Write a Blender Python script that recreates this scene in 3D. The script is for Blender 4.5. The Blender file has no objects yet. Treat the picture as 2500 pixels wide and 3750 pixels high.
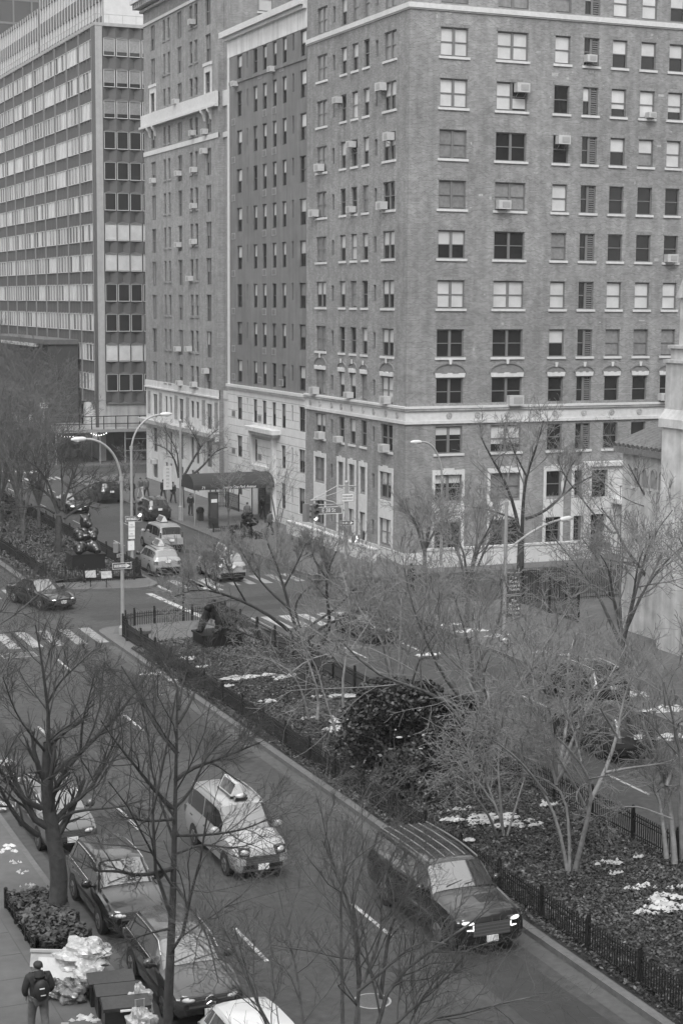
import bpy, bmesh, math, random
import numpy as np
from mathutils import Vector, Matrix
R=math.radians; PI=math.pi
scene=bpy.context.scene; COL=scene.collection
# ------------------------------------------------------------------ camera
YAW,PITCH,ROLL,FPX,HC=R(22.91533555),R(7.06330338),R(0.37046879),6200.17,16.5
_f=np.array([math.sin(YAW)*math.cos(PITCH),math.cos(YAW)*math.cos(PITCH),-math.sin(PITCH)])
_r=np.array([math.cos(YAW),-math.sin(YAW),0.0]); _u=np.cross(_r,_f)
_r2=_r*math.cos(ROLL)+_u*math.sin(ROLL); _u2=-_r*math.sin(ROLL)+_u*math.cos(ROLL)
cd=bpy.data.cameras.new('camera'); cam=bpy.data.objects.new('camera',cd); COL.objects.link(cam)
cd.sensor_fit='HORIZONTAL'; cd.sensor_width=36; cd.lens=36*FPX/2500; cd.clip_start=.5; cd.clip_end=4000
cam.matrix_world=Matrix(((_r2[0],_u2[0],-_f[0],0),(_r2[1],_u2[1],-_f[1],0),(_r2[2],_u2[2],-_f[2],HC),(0,0,0,1)))
scene.camera=cam
# survey of the place: photograph pixel -> point on the ground / on a known wall plane
def _ray(x,y): return _r2*((x-1250)/FPX)-_u2*((y-1875)/FPX)+_f
def G(x,y,z=0.0):
    d=_ray(x,y); t=(z-HC)/d[2]; return Vector((d[0]*t,d[1]*t,z))
def OX(x,y,X):
    d=_ray(x,y); t=X/d[0]; return Vector((X,d[1]*t,HC+d[2]*t))
def OY(x,y,Y):
    d=_ray(x,y); t=Y/d[1]; return Vector((d[0]*t,Y,HC+d[2]*t))
# ------------------------------------------------------------------ light
SUN_EL,SUN_AZ=R(52),R(205)          # azimuth clockwise from north (+Y)
w=bpy.data.worlds.new('World'); scene.world=w; w.use_nodes=True
nt=w.node_tree; bg=nt.nodes['Background']
sky=nt.nodes.new('ShaderNodeTexSky'); sky.sky_type='NISHITA'; sky.sun_disc=False
sky.sun_elevation=SUN_EL; sky.sun_rotation=SUN_AZ; sky.air_density=1.6; sky.dust_density=4.0
bw=nt.nodes.new('ShaderNodeRGBToBW')
nt.links.new(sky.outputs[0],bw.inputs[0])
# overcast deck: the grey sky brightens toward the zenith
tc=nt.nodes.new('ShaderNodeTexCoord'); sx_=nt.nodes.new('ShaderNodeSeparateXYZ'); nt.links.new(tc.outputs['Generated'],sx_.inputs[0])
mr_=nt.nodes.new('ShaderNodeMapRange'); mr_.inputs['From Min'].default_value=0; mr_.inputs['From Max'].default_value=1; mr_.inputs['To Min'].default_value=3.2; mr_.inputs['To Max'].default_value=9.6; nt.links.new(sx_.outputs[2],mr_.inputs['Value'])
mx_=nt.nodes.new('ShaderNodeMix'); mx_.data_type='FLOAT'; mx_.inputs[0].default_value=.7; nt.links.new(bw.outputs[0],mx_.inputs[2]); nt.links.new(mr_.outputs[0],mx_.inputs[3])
nt.links.new(mx_.outputs[0],bg.inputs[0]); bg.inputs[1].default_value=.13
sl=bpy.data.lights.new('sun','SUN'); sl.energy=1.1; sl.angle=R(25); sl.color=(1,1,1)
so=bpy.data.objects.new('sun',sl); COL.objects.link(so); so.location=(0,0,80)
so.rotation_euler=Vector((math.sin(SUN_AZ)*math.cos(SUN_EL),math.cos(SUN_AZ)*math.cos(SUN_EL),math.sin(SUN_EL))).to_track_quat('Z','Y').to_euler()
vs=scene.view_settings; vs.view_transform='Standard'; vs.look='None'; vs.gamma=1; vs.exposure=0.98
scene.cycles.max_bounces=6; scene.cycles.diffuse_bounces=3; scene.cycles.glossy_bounces=3; scene.cycles.transmission_bounces=3; scene.cycles.volume_bounces=1
# ------------------------------------------------------------------ materials (the photograph is black and white: all greys)
MATS={}
def M(name,v,rough=.75,var=0.0,sc=3.0,metal=0.0,bump=0.0,bsc=None,coat=0.0,spec=.5,emit=0.0,det=4,brick=None,lines=None,streak=0.0):
    if name in MATS: return MATS[name]
    m=bpy.data.materials.new(name); m.use_nodes=True; n=m.node_tree; L=n.links.new; p=n.nodes['Principled BSDF']
    p.inputs['Roughness'].default_value=rough; p.inputs['Metallic'].default_value=metal
    p.inputs['Specular IOR Level'].default_value=spec; p.inputs['Coat Weight'].default_value=coat; p.inputs['Coat Roughness'].default_value=.06
    p.inputs['Base Color'].default_value=(v,v,v,1)
    MATS[name]=m
    if emit: p.inputs['Emission Color'].default_value=(1,1,1,1); p.inputs['Emission Strength'].default_value=emit
    col=None; geo=n.nodes.new('ShaderNodeNewGeometry')
    if var:
        a=n.nodes.new('ShaderNodeTexNoise'); a.inputs['Scale'].default_value=sc; a.inputs['Detail'].default_value=det; L(geo.outputs['Position'],a.inputs['Vector'])
        mr=n.nodes.new('ShaderNodeMapRange'); mr.inputs['From Min'].default_value=.25; mr.inputs['From Max'].default_value=.75
        mr.inputs['To Min'].default_value=v*(1-var); mr.inputs['To Max'].default_value=v*(1+var); L(a.outputs['Fac'],mr.inputs['Value']); col=mr.outputs[0]
        b=n.nodes.new('ShaderNodeTexNoise'); b.inputs['Scale'].default_value=sc*.07; b.inputs['Detail'].default_value=2; L(geo.outputs['Position'],b.inputs['Vector'])
        m2=n.nodes.new('ShaderNodeMapRange'); m2.inputs['From Min'].default_value=.3; m2.inputs['From Max'].default_value=.7; m2.inputs['To Min'].default_value=1-var*.6; m2.inputs['To Max'].default_value=1+var*.6
        L(b.outputs['Fac'],m2.inputs['Value']); mu=n.nodes.new('ShaderNodeMath'); mu.operation='MULTIPLY'; L(col,mu.inputs[0]); L(m2.outputs[0],mu.inputs[1]); col=mu.outputs[0]
    sep=None
    if brick or lines or streak:
        sep=n.nodes.new('ShaderNodeSeparateXYZ'); L(geo.outputs['Position'],sep.inputs[0])
        ad=n.nodes.new('ShaderNodeMath'); ad.operation='ADD'; L(sep.outputs[0],ad.inputs[0]); L(sep.outputs[1],ad.inputs[1])
        cb=n.nodes.new('ShaderNodeCombineXYZ'); L(ad.outputs[0],cb.inputs[0]); L(sep.outputs[2],cb.inputs[1])
    if brick:   # (brick width, course height, contrast)
        t=n.nodes.new('ShaderNodeTexBrick'); L(cb.outputs[0],t.inputs['Vector']); t.inputs['Scale'].default_value=1
        t.inputs['Brick Width'].default_value=brick[0]; t.inputs['Row Height'].default_value=brick[1]; t.inputs['Mortar Size'].default_value=.012; t.inputs['Bias'].default_value=-.2
        c=brick[2]; t.inputs['Color1'].default_value=(1-c,)*3+(1,); t.inputs['Color2'].default_value=(1+c,)*3+(1,); t.inputs['Mortar'].default_value=(1.25,)*3+(1,)
        mu=n.nodes.new('ShaderNodeMath'); mu.operation='MULTIPLY'
        if col: L(col,mu.inputs[0])
        else: mu.inputs[0].default_value=v
        L(t.outputs['Color'],mu.inputs[1]); col=mu.outputs[0]
    if streak:
        mp=n.nodes.new('ShaderNodeMapping'); mp.inputs['Scale'].default_value=(2.2,.16,1); L(cb.outputs[0],mp.inputs[0])
        a=n.nodes.new('ShaderNodeTexNoise'); a.inputs['Scale'].default_value=1; a.inputs['Detail'].default_value=5; L(mp.outputs[0],a.inputs['Vector'])
        mr=n.nodes.new('ShaderNodeMapRange'); mr.inputs['From Min'].default_value=.3; mr.inputs['From Max'].default_value=.7; mr.inputs['To Min'].default_value=1-streak; mr.inputs['To Max'].default_value=1+streak*.6; L(a.outputs['Fac'],mr.inputs['Value'])
        mu=n.nodes.new('ShaderNodeMath'); mu.operation='MULTIPLY'
        if col: L(col,mu.inputs[0])
        else: mu.inputs[0].default_value=v
        L(mr.outputs[0],mu.inputs[1]); col=mu.outputs[0]
    if lines:   # horizontal joints every lines metres
        w1=n.nodes.new('ShaderNodeMath'); w1.operation='WRAP'; w1.inputs[1].default_value=lines; w1.inputs[2].default_value=0; L(sep.outputs[2],w1.inputs[0])
        w2=n.nodes.new('ShaderNodeMath'); w2.operation='GREATER_THAN'; w2.inputs[1].default_value=.045; L(w1.outputs[0],w2.inputs[0])
        mr=n.nodes.new('ShaderNodeMapRange'); mr.inputs['To Min'].default_value=.5; L(w2.outputs[0],mr.inputs['Value'])
        mu=n.nodes.new('ShaderNodeMath'); mu.operation='MULTIPLY'
        if col: L(col,mu.inputs[0])
        else: mu.inputs[0].default_value=v
        L(mr.outputs[0],mu.inputs[1]); col=mu.outputs[0]
    if col: L(col,p.inputs['Base Color'])
    if bump:
        a=n.nodes.new('ShaderNodeTexNoise'); a.inputs['Scale'].default_value=bsc or sc; a.inputs['Detail'].default_value=3; L(geo.outputs['Position'],a.inputs['Vector'])
        bp=n.nodes.new('ShaderNodeBump'); bp.inputs['Strength'].default_value=bump; bp.inputs['Distance'].default_value=.03; L(a.outputs['Fac'],bp.inputs['Height']); L(bp.outputs[0],p.inputs['Normal'])
    return m
ASPH=M('asphalt',.045,.85,.36,4,bump=.3,bsc=40)
CONC=M('pavement_concrete',.095,.85,.18,2.5,bump=.15,bsc=20)
KERB=M('granite_kerb',.11,.8,.2,6)
PAINT=M('road_paint',.34,.8,.35,3.5); ZEBRA=M('worn_zebra_paint',.24,.85,.5,2.5)
BRICK=M('corner_brick',.225,.9,.20,1.6,bump=.6,bsc=14,brick=(.21,.075,.28),streak=.17)
BRICK2=M('tan_brick',.235,.9,.18,1.6,bump=.6,bsc=14,brick=(.21,.075,.24),streak=.16)
BRICKD=M('tympanum_brick',.17,.9,.1,3,brick=(.21,.075,.15))
STUC=M('grey_render',.16,.9,.14,1.0,streak=.18)
STONE=M('limestone',.56,.8,.10,1.5,streak=.12)
STONEJ=M('jointed_limestone',.60,.8,.08,1.5,lines=.61,streak=.08)
WHITE=M('pale_trim',.56,.75,.10,4)
SOFT=M('weathered_stone',.40,.85,.18,1.0,streak=.25,bump=.2,bsc=8)
GLASS=M('window_glass',.016,.06,spec=.55)
GLASS2=M('tower_glass',.02,.06,spec=.55)
SHADEW=M('pale_blind',.54,.35,.14,1.1,coat=.6)
SHADEG=M('grey_curtain',.20,.4,.25,5,coat=.6)
FRAME=M('dark_window_frame',.15,.6)
FRAMEL=M('pale_window_frame',.50,.5)
SPAN=M('tower_spandrel',.085,.6,.08,2)
CONCT=M('tower_concrete',.34,.8,.10,2,streak=.12)
ACW=M('appliance_white',.46,.5,.08,6)
DARK=M('dark_grille',.06,.6)
IRON=M('black_iron',.007,.6)
STEEL=M('galvanised_steel',.33,.5,.10,4,metal=.3)
SIGNW=M('sign_white',.70,.5)
SIGND=M('sign_dark',.05,.5)
SIGNG=M('sign_grey',.13,.5)
SNOW=M('snow',.42,.8,.30,5,bump=.6,bsc=8)
SOIL=M('bed_soil',.022,.95,.4,8,bump=.6,bsc=15)
BARK=M('tree_bark',.10,.9,.35,6,bump=.6,bsc=25)
BARKL=M('pale_bark',.20,.9,.3,6,bump=.4,bsc=25)
TWIG=M('twig_bark',.17,.85,.3,2)
TWIGD=M('dark_twig_bark',.045,.85,.3,2)
BRONZE=M('dark_bronze',.010,.22,.3,5,spec=.7)
GRANITE=M('black_granite',.012,.3)
TYRE=M('tyre_rubber',.014,.8)
RIM=M('wheel_rim',.30,.35,metal=.8)
CGLASS=M('car_glass',.02,.03,spec=1.0,coat=1); CGLASS.node_tree.nodes['Principled BSDF'].inputs['IOR'].default_value=1.9
CHROME=M('chrome',.65,.15,metal=1)
PBLK=M('black_paint',.008,.22,coat=1,spec=.4)
PGREY=M('dark_grey_paint',.028,.25,coat=1)
PTAXI=M('taxi_paint',.29,.4,coat=1)
PWHT=M('white_paint',.62,.3,coat=1)
LAMPON=M('lit_headlamp',.6,.3,emit=.75)
LAMPOFF=M('lamp_glass',.45,.12,coat=1)
TAIL=M('tail_lamp',.09,.2,coat=1)
CANVAS=M('awning_canvas',.03,.8,.12,4)
BULB=M('lit_bulb',.9,.3,emit=4.0)
# ------------------------------------------------------------------ mesh building
class MB:
    def __init__(s): s.v=[]; s.f=[]; s.m=[]; s.mats=[]
    def mi(s,mat):
        if mat is None: return 0
        if mat not in s.mats: s.mats.append(mat)
        return s.mats.index(mat)
    def add(s,vs,fs,mat):
        b=len(s.v); i=s.mi(mat); s.v+=[tuple(x) for x in vs]
        for f in fs: s.f.append(tuple(b+k for k in f)); s.m.append(i)
    def box(s,x0,x1,y0,y1,z0,z1,mat):
        s.add([(x0,y0,z0),(x1,y0,z0),(x1,y1,z0),(x0,y1,z0),(x0,y0,z1),(x1,y0,z1),(x1,y1,z1),(x0,y1,z1)],
              [(3,2,1,0),(4,5,6,7),(0,1,5,4),(1,2,6,5),(2,3,7,6),(3,0,4,7)],mat)
    def obox(s,c,sx,sy,sz,rz,mat,rx=0,ry=0):
        q=Matrix.Translation(c)@Matrix.Rotation(rz,4,'Z')@Matrix.Rotation(ry,4,'Y')@Matrix.Rotation(rx,4,'X'); h=(sx/2,sy/2,sz/2)
        p=[q@Vector((a*h[0],b*h[1],d*h[2])) for d in (-1,1) for a,b in ((-1,-1),(1,-1),(1,1),(-1,1))]
        s.add(p,[(3,2,1,0),(4,5,6,7),(0,1,5,4),(1,2,6,5),(2,3,7,6),(3,0,4,7)],mat)
    def quad(s,a,b,c,d,mat): s.add([a,b,c,d],[(0,1,2,3)],mat)
    def prism(s,poly,z0,z1,mat,top=None):
        n=len(poly); vs=[(x,y,z0) for x,y in poly]+[(x,y,z1) for x,y in poly]
        s.add(vs,[(i,(i+1)%n,n+(i+1)%n,n+i) for i in range(n)]+[tuple(range(n-1,-1,-1))],mat)
        s.add([(x,y,z1) for x,y in poly],[tuple(range(n))],top or mat)
    def extr(s,poly,fn,d0,d1,mat):        # polygon in (u,w), fn(u,w,d)->xyz
        n=len(poly); vs=[fn(u,w_,d0) for u,w_ in poly]+[fn(u,w_,d1) for u,w_ in poly]
        s.add(vs,[(i,(i+1)%n,n+(i+1)%n,n+i) for i in range(n)]+[tuple(range(n-1,-1,-1)),tuple(range(n,2*n))],mat)
    def tube(s,pts,rad,mat,n=8,cap=True):
        pts=[Vector(p) for p in pts]; k=len(pts)
        if not hasattr(rad,'__len__'): rad=[rad]*k
        prev=None; vs=[]
        for i,p in enumerate(pts):
            t=(pts[min(i+1,k-1)]-pts[max(i-1,0)]).normalized()
            if prev is None: a=Vector((1,0,0)) if abs(t.x)<.9 else Vector((0,1,0)); u=(a-t*a.dot(t)).normalized()
            else: u=(prev-t*prev.dot(t)).normalized()
            prev=u; v=t.cross(u)
            for j in range(n):
                a=2*PI*j/n; vs.append(p+(u*math.cos(a)+v*math.sin(a))*rad[i])
        fs=[(i*n+j,i*n+(j+1)%n,(i+1)*n+(j+1)%n,(i+1)*n+j) for i in range(k-1) for j in range(n)]
        if cap: fs+=[tuple(range(n-1,-1,-1)),tuple(range((k-1)*n,k*n))]
        s.add(vs,fs,mat)
    def ball(s,c,r,mat,nu=10,nv=7,rz=0.0):
        c=Vector(c); r=r if hasattr(r,'__len__') else (r,r,r); vs=[];fs=[]; cr,sr=math.cos(rz),math.sin(rz)
        for i in range(nv+1):
            th=PI*i/nv
            for j in range(nu):
                ph=2*PI*j/nu; x=r[0]*math.sin(th)*math.cos(ph); y=r[1]*math.sin(th)*math.sin(ph)
                vs.append((c.x+x*cr-y*sr,c.y+x*sr+y*cr,c.z+r[2]*math.cos(th)))
        for i in range(nv):
            for j in range(nu): fs.append((i*nu+j,(i+1)*nu+j,(i+1)*nu+(j+1)%nu,i*nu+(j+1)%nu))
        s.add(vs,fs,mat)
    def mesh(s,name,smooth=None,off=None):
        me=bpy.data.meshes.new(name)
        vv=s.v if off is None else [(a-off[0],b-off[1],c-off[2]) for a,b,c in s.v]
        me.from_pydata(vv,[],s.f)
        for m in s.mats: me.materials.append(m)
        me.polygons.foreach_set('material_index',s.m)
        if smooth: 
            me.polygons.foreach_set('use_smooth',[True]*len(s.f)); me.set_sharp_from_angle(angle=R(smooth))
        me.update(); return me
    def build(s,name,parent=None,smooth=None,world=True):
        o=bpy.data.objects.new(name,s.mesh(name,smooth,WLOC.get(parent) if (parent and world) else None)); COL.objects.link(o)
        if parent: o.parent=parent; WLOC[o]=WLOC.get(parent,Vector((0,0,0)))
        return o
WLOC={}
def inst(me,name,loc,rz,parent):
    o=bpy.data.objects.new(name,me); COL.objects.link(o); o.location=loc; o.rotation_euler=(0,0,rz); o.parent=parent; return o
def thing(name,label,cat,loc=(0,0,0),rz=0.0,group=None):
    o=bpy.data.objects.new(name,None); COL.objects.link(o); o.location=loc; o.rotation_euler=(0,0,rz); o.empty_display_size=.2
    o['label']=label; o['category']=cat
    if group: o['group']=group
    WLOC[o]=Vector(loc); return o
def tag(o,label,cat,group=None):
    o['label']=label; o['category']=cat
    if group: o['group']=group
    return o
def kind(o,k): o['kind']=k; return o
def dup(root,loc,rz,label,group=None):
    r=root.copy(); COL.objects.link(r); r.location=loc; r.rotation_euler=(0,0,rz); r['label']=label
    if group: r['group']=group
    def rec(a,b):
        for ch in a.children:
            c=ch.copy(); COL.objects.link(c); c.parent=b; rec(ch,c)
    rec(root,r); return r
def text_mesh(name,txt,size,mat,extr=.004,shear=0.0,sx=1.0):
    cu=bpy.data.curves.new(name,'FONT'); cu.body=txt; cu.size=size; cu.extrude=extr; cu.align_x='CENTER'; cu.align_y='CENTER'; cu.shear=shear; cu.resolution_u=3
    o=bpy.data.objects.new(name,cu); COL.objects.link(o); dg=bpy.context.evaluated_depsgraph_get(); dg.update()
    me=bpy.data.meshes.new_from_object(o.evaluated_get(dg)); COL.objects.unlink(o); bpy.data.objects.remove(o)
    for v in me.vertices: v.co.x*=sx
    me.materials.clear(); me.materials.append(mat); return me
def text(name,txt,size,mat,parent,loc,rz=0.0,rx=PI/2,shear=0.0,sx=1.0):
    o=inst(text_mesh(name,txt,size,mat,shear=shear,sx=sx),name,loc,rz,parent); o.rotation_euler=(rx,0,rz); return o
def eval_mesh(o):
    dg=bpy.context.evaluated_depsgraph_get(); dg.update(); return bpy.data.meshes.new_from_object(o.evaluated_get(dg))
def blob(name,balls,vox,mat,parent=None,smooth_it=2):
    mb=MB()
    for c,r in balls: mb.ball(c,r,mat,14,9)
    me=mb.mesh(name); o=bpy.data.objects.new(name,me); COL.objects.link(o)
    md=o.modifiers.new('r','REMESH'); md.mode='VOXEL'; md.voxel_size=vox
    sm=o.modifiers.new('s','SMOOTH'); sm.iterations=smooth_it
    m2=eval_mesh(o); o.modifiers.clear(); o.data=m2
    m2.materials.clear(); m2.materials.append(mat); m2.polygons.foreach_set('use_smooth',[True]*len(m2.polygons))
    if parent: o.parent=parent; WLOC[o]=WLOC[parent]
    return o
def chain(a,b,ra,rb,n=5):
    a=Vector(a); b=Vector(b); return [(a.lerp(b,i/(n-1)),ra+(rb-ra)*i/(n-1)) for i in range(n)]
ORD=['first','second','third','fourth','fifth','sixth','seventh','eighth','ninth','tenth','eleventh','twelfth','thirteenth','fourteenth','fifteenth','sixteenth']
# ================================================================== ground, roads, pavements
mb=MB(); mb.quad((-600,-300,0),(700,-300,0),(700,1500,0),(-600,1500,0),ASPH); kind(mb.build('road'),'structure')
YS,YN,Y39S,Y39N=82.0,91.5,156.0,165.0
def pavement(name,poly,z=.15,inset=.3):
    mb=MB(); mb.prism(poly,-.05,z,KERB,KERB); kind(mb.build(name+'_kerb'),'structure')
    return poly
def arc(cx,cy,r,a0,a1,n=6): return [(cx+r*math.cos(R(a0+(a1-a0)*i/n)),cy+r*math.sin(R(a0+(a1-a0)*i/n))) for i in range(n+1)]
def slab(name,x0,x1,y0,y1,rc,kx0=True,ky0=True,ky1=True):
    # raised pavement with granite kerb; road corners rounded; kx0: kerb side is x0 (east blocks) else x1 (west blocks)
    def poly(d):
        if kx0:
            a=x0+d; p=[]
            if ky0: p+=arc(a+rc,y0+d+rc,rc,180,270)
            else: p+=[(a,y0)]
            p+=[(x1,y0+d if ky0 else y0),(x1,y1-d if ky1 else y1)]
            if ky1: p+=arc(a+rc,y1-d-rc,rc,90,180)
            else: p+=[(a,y1)]
            return p
        b=x1-d; p=[(x0,y0+d if ky0 else y0)]
        if ky0: p+=arc(b-rc,y0+d+rc,rc,270,360)
        else: p+=[(b,y0)]
        if ky1: p+=arc(b-rc,y1-d-rc,rc,0,90)
        else: p+=[(b,y1)]
        return p+[(x0,y1-d if ky1 else y1)]
    mb=MB(); mb.prism(poly(0),-.05,.15,KERB); kind(mb.build('kerb'),'structure')
    mb=MB(); pp=poly(.17); mb.prism(pp,.1,.156,CONC); kind(mb.build(name),'structure')
slab('pavement',37.5,300,-60,YS,3.5,ky0=False)
slab('pavement',37.5,300,YN,Y39S,3.5)
slab('pavement',37.5,300,Y39N,600,3.5,ky1=False)
slab('pavement',-300,10.5,-60,YS,3.5,False,ky0=False)
slab('pavement',-300,10.5,YN,Y39S,3.5,False)
slab('pavement',-300,10.5,Y39N,600,3.5,False,ky1=False)
# pavement joints (foreground)
mb=MB()
for y in np.arange(30,82,1.55): mb.box(3.5,8.6,y-.012,y+.012,.15,.1605,M('joint',.07,.9))
for x in (5.2,6.9,8.6): mb.box(x-.012,x+.012,30,82,.15,.1602,M('joint',.07,.9))
kind(mb.build('pavement_joints'),'structure')
# damp / snowmelt stained strip along the near kerb
# medians
S_OUT=[(21.3,-60),(28.2,-60),(28.2,79.5)]+arc(26.2,80.2,2.0,0,90,5)+[(22.6,82.2)]+arc(22.4,80.9,1.2,90,180,4)
N_OUT=[(21.0,97.2)]+arc(24.6,97.0,3.6,180,258,6)+[(26.6,92.9)]+arc(26.6,94.5,1.6,270,360,5)+[(28.3,155),(21.0,155)]
FAR_OUT=[(21.0,166),(28.3,166),(28.3,420),(21.0,420)]
def median(outer):
    mb=MB(); mb.prism(outer,-.05,.16,KERB); return kind(mb.build('median_kerb'),'structure')
for o_ in (S_OUT,N_OUT,FAR_OUT): median(o_)
def bed(x0,x1,y0,y1,z,name='planting_bed'):
    mb=MB(); n=int((y1-y0)/1.2)+1; mx=7; vs=[];fs=[]; rr=random.Random(int(y0*7))
    for j in range(n+1):
        for i in range(mx+1):
            e=min(i,mx-i,2)/2; vs.append((x0+(x1-x0)*i/mx,y0+(y1-y0)*j/n,z+.22*e+rr.uniform(-.04,.04)*e))
    for j in range(n):
        for i in range(mx): a=j*(mx+1)+i; fs.append((a,a+1,a+mx+2,a+mx+1))
    mb.add(vs,fs,SOIL); return kind(mb.build(name,smooth=60),'structure')
bed(21.5,28.0,-60,76.4,.18); bed(21.4,28.05,96.0,154.8,.18); bed(21.3,28.0,166.3,419,.18)
mb=MB(); mb.box(22.3,27.9,76.5,80.9,.1,.42,CONC); mb.box(22.3,27.9,76.38,76.5,.1,.30,KERB); kind(mb.build('plaza_slab'),'structure')
mb=MB(); mb.prism([(21.7,80.2),(22.28,80.2),(22.28,81.9),(22.2,81.6)],.1,.166,CONC); mb.box(22.3,27.6,80.95,81.9,.1,.164,CONC); mb.prism([(21.6,95.9),(21.6,96.0),(28.0,96.0),(28.0,94.6),(27.4,93.6),(26.6,93.15),(24.6,93.7),(22.6,94.7)],.1,.165,CONC); kind(mb.build('median_paving'),'structure')
# ------------------------------------------------------------------ painted markings
mb=MB()
def mark(x0,x1,y0,y1,z=.004,mt=None): mb.quad((x0,y0,z),(x1,y0,z),(x1,y1,z),(x0,y1,z),mt or PAINT)
for y in np.arange(73.5-12*11.55,76,11.55):
    mark(17.83,17.95,y-.1,y+2.55)
    mark(14.22,14.34,y-11.9+11.55-.2+.1,y+2.35-11.9+11.55)
for y in np.arange(47.7-12*4,74,11.9):
    mark(31.3,31.42,y,y+2.6); mark(34.35,34.47,y,y+2.6)
for y in np.arange(97,154,11.7):
    mark(30.7,30.8,y+1.8,y+4.5); mark(33.85,33.95,y,y+2.7); mark(14.2,14.3,y,y+2.6); mark(17.7,17.8,y,y+2.6)
for i in range(9):      # zebra across the near carriageway
    x=12.0+i*1.08; mark(x,x+.55,79.0,83.0,mt=ZEBRA)
for i in range(8): x=29.3+i*1.02; mark(x,x+.55,79.2,82.6,mt=ZEBRA)
for i in range(8): x=29.2+i*1.02; mark(x,x+.5,92.6,95.6,mt=ZEBRA)
for i in range(8): x=12+i*1.05; mark(x,x+.5,92.8,95.8,mt=ZEBRA)
# diagonal guide lines through the crossing
for (xa,ya,xb,yb,wd) in ((28.1,97.5,28.35,91.6,.28),(27.1,91.7,27.7,83.2,.38)):
    mb.quad((xa-wd,ya,.004),(xb-wd,yb,.004),(xb,yb,.004),(xa,ya,.004),PAINT)
for x in (30.3,30.95): mb.quad((x,91.2,.004),(x+.3,91.2,.004),(x+.3,95.2,.004),(x,95.2,.004),PAINT)
for y in (164.0,156.8):
    for i in range(14): x=29+i*.6; mark(x,x+.3,y-3.2 if y>160 else y-2.6,y)
kind(mb.build('road_markings'),'structure')
# worn / patched asphalt and the pale gutter strip
GUT=M('gutter_concrete',.07,.85,.25,4)
mb=MB()
for x0,x1,y0,y1 in ((20.72,21.29,-60,78),(28.22,28.7,-60,78),(10.52,10.95,-60,80)):
    mb.quad((x0,y0,.0035),(x1,y0,.0035),(x1,y1,.0035),(x0,y1,.0035),GUT)
kind(mb.build('gutter_strip'),'structure')
PATCH=M('asphalt_patch',.030,.85,.25,3)
mb=MB()
for x0,x1,y0,y1 in ((18.6,20.3,-60,37),(18.7,20.3,56,74.5),(12.2,13.2,60,78),(22,34,84.5,86.0),(20,36,87.2,88.6)):
    n=14; rr=random.Random(int(y1)); L_=[(x0+rr.uniform(-.12,.12),y0+(y1-y0)*i/n) for i in range(n+1)]; Q_=[(x1+rr.uniform(-.12,.12),y0+(y1-y0)*i/n) for i in range(n,-1,-1)]
    mb.add([(a,b,.0022) for a,b in L_+Q_],[tuple(range(2*n+2))],PATCH)
kind(mb.build('asphalt_patches'),'structure')
# cracks, seams and oil stains in the asphalt
mb=MB(); rr=random.Random(31); CR=M('tar_seam',.022,.6); OIL=M('oil_stain',.038,.6,.5,4)
for i in range(34):
    x,y=rr.uniform(11.5,20.8),rr.uniform(30,92); L_=[]; a=rr.choice((0,PI/2,PI/2))+rr.uniform(-.3,.3); 
    for k in range(rr.randint(8,22)): L_.append((x,y)); a+=rr.uniform(-.35,.35)*.5; x+=.3*math.cos(a); y+=.3*math.sin(a)
    w_=rr.uniform(.012,.03)
    for p,q in zip(L_[:-1],L_[1:]):
        if not(11<p[0]<20.6 and 11<q[0]<20.6): continue
        n=Vector((-(q[1]-p[1]),q[0]-p[0],0)).normalized()*w_; mb.add([(p[0]-n.x,p[1]-n.y,.0029+i*1e-5),(p[0]+n.x,p[1]+n.y,.0029+i*1e-5),(q[0]+n.x,q[1]+n.y,.0029+i*1e-5),(q[0]-n.x,q[1]-n.y,.0029+i*1e-5)],[(0,1,2,3)],CR)
for i in range(60):
    x,y=rr.choice((12.6,16.0,19.3,33,36))+rr.uniform(-.8,.8),rr.uniform(30,150); r_=rr.uniform(.08,.45); n=12
    mb.add([(x+r_*math.cos(2*PI*k/n)*rr.uniform(.6,1.1),y+2.2*r_*math.sin(2*PI*k/n)*rr.uniform(.6,1.1),.0015+i*1e-5) for k in range(n)],[tuple(range(n))],OIL)
kind(mb.build('asphalt_cracks'),'structure')
# manholes
def manhole(p,r,label):
    mb=MB(); n=28; vs=[];fs=[]
    for i in range(n):
        a=2*PI*i/n; vs+=[(p.x+r*math.cos(a),p.y+r*math.sin(a),.006),(p.x+(r-.05)*math.cos(a),p.y+(r-.05)*math.sin(a),.008)]
    for i in range(n): a=2*i; b=(2*i+2)%(2*n); fs.append((a,b,b+1,a+1))
    mb.add(vs,fs,M('worn_steel',.26,.4,.2,9)); mb.add([(p.x+(r-.05)*math.cos(2*PI*i/n),p.y+(r-.05)*math.sin(2*PI*i/n),.0065) for i in range(n)],[tuple(range(n))],M('manhole_lid',.07,.6,.3,20))
    tag(mb.build('manhole_cover'),label,'manhole cover')
manhole(G(1362,3668),.46,'round manhole cover with a pale worn rim on the near carriageway')
p=G(70,2400); mb=MB(); mb.box(p.x-.75,p.x+.75,p.y-.45,p.y+.45,.002,.012,M('manhole_lid',.07,.6,.3,20)); mb.box(p.x-.82,p.x+.82,p.y-.52,p.y+.52,.001,.008,M('worn_steel',.26,.4,.2,9)); tag(mb.build('road_grate'),'rectangular steel vent grate in the asphalt below the zebra crossing','grate')
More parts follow.
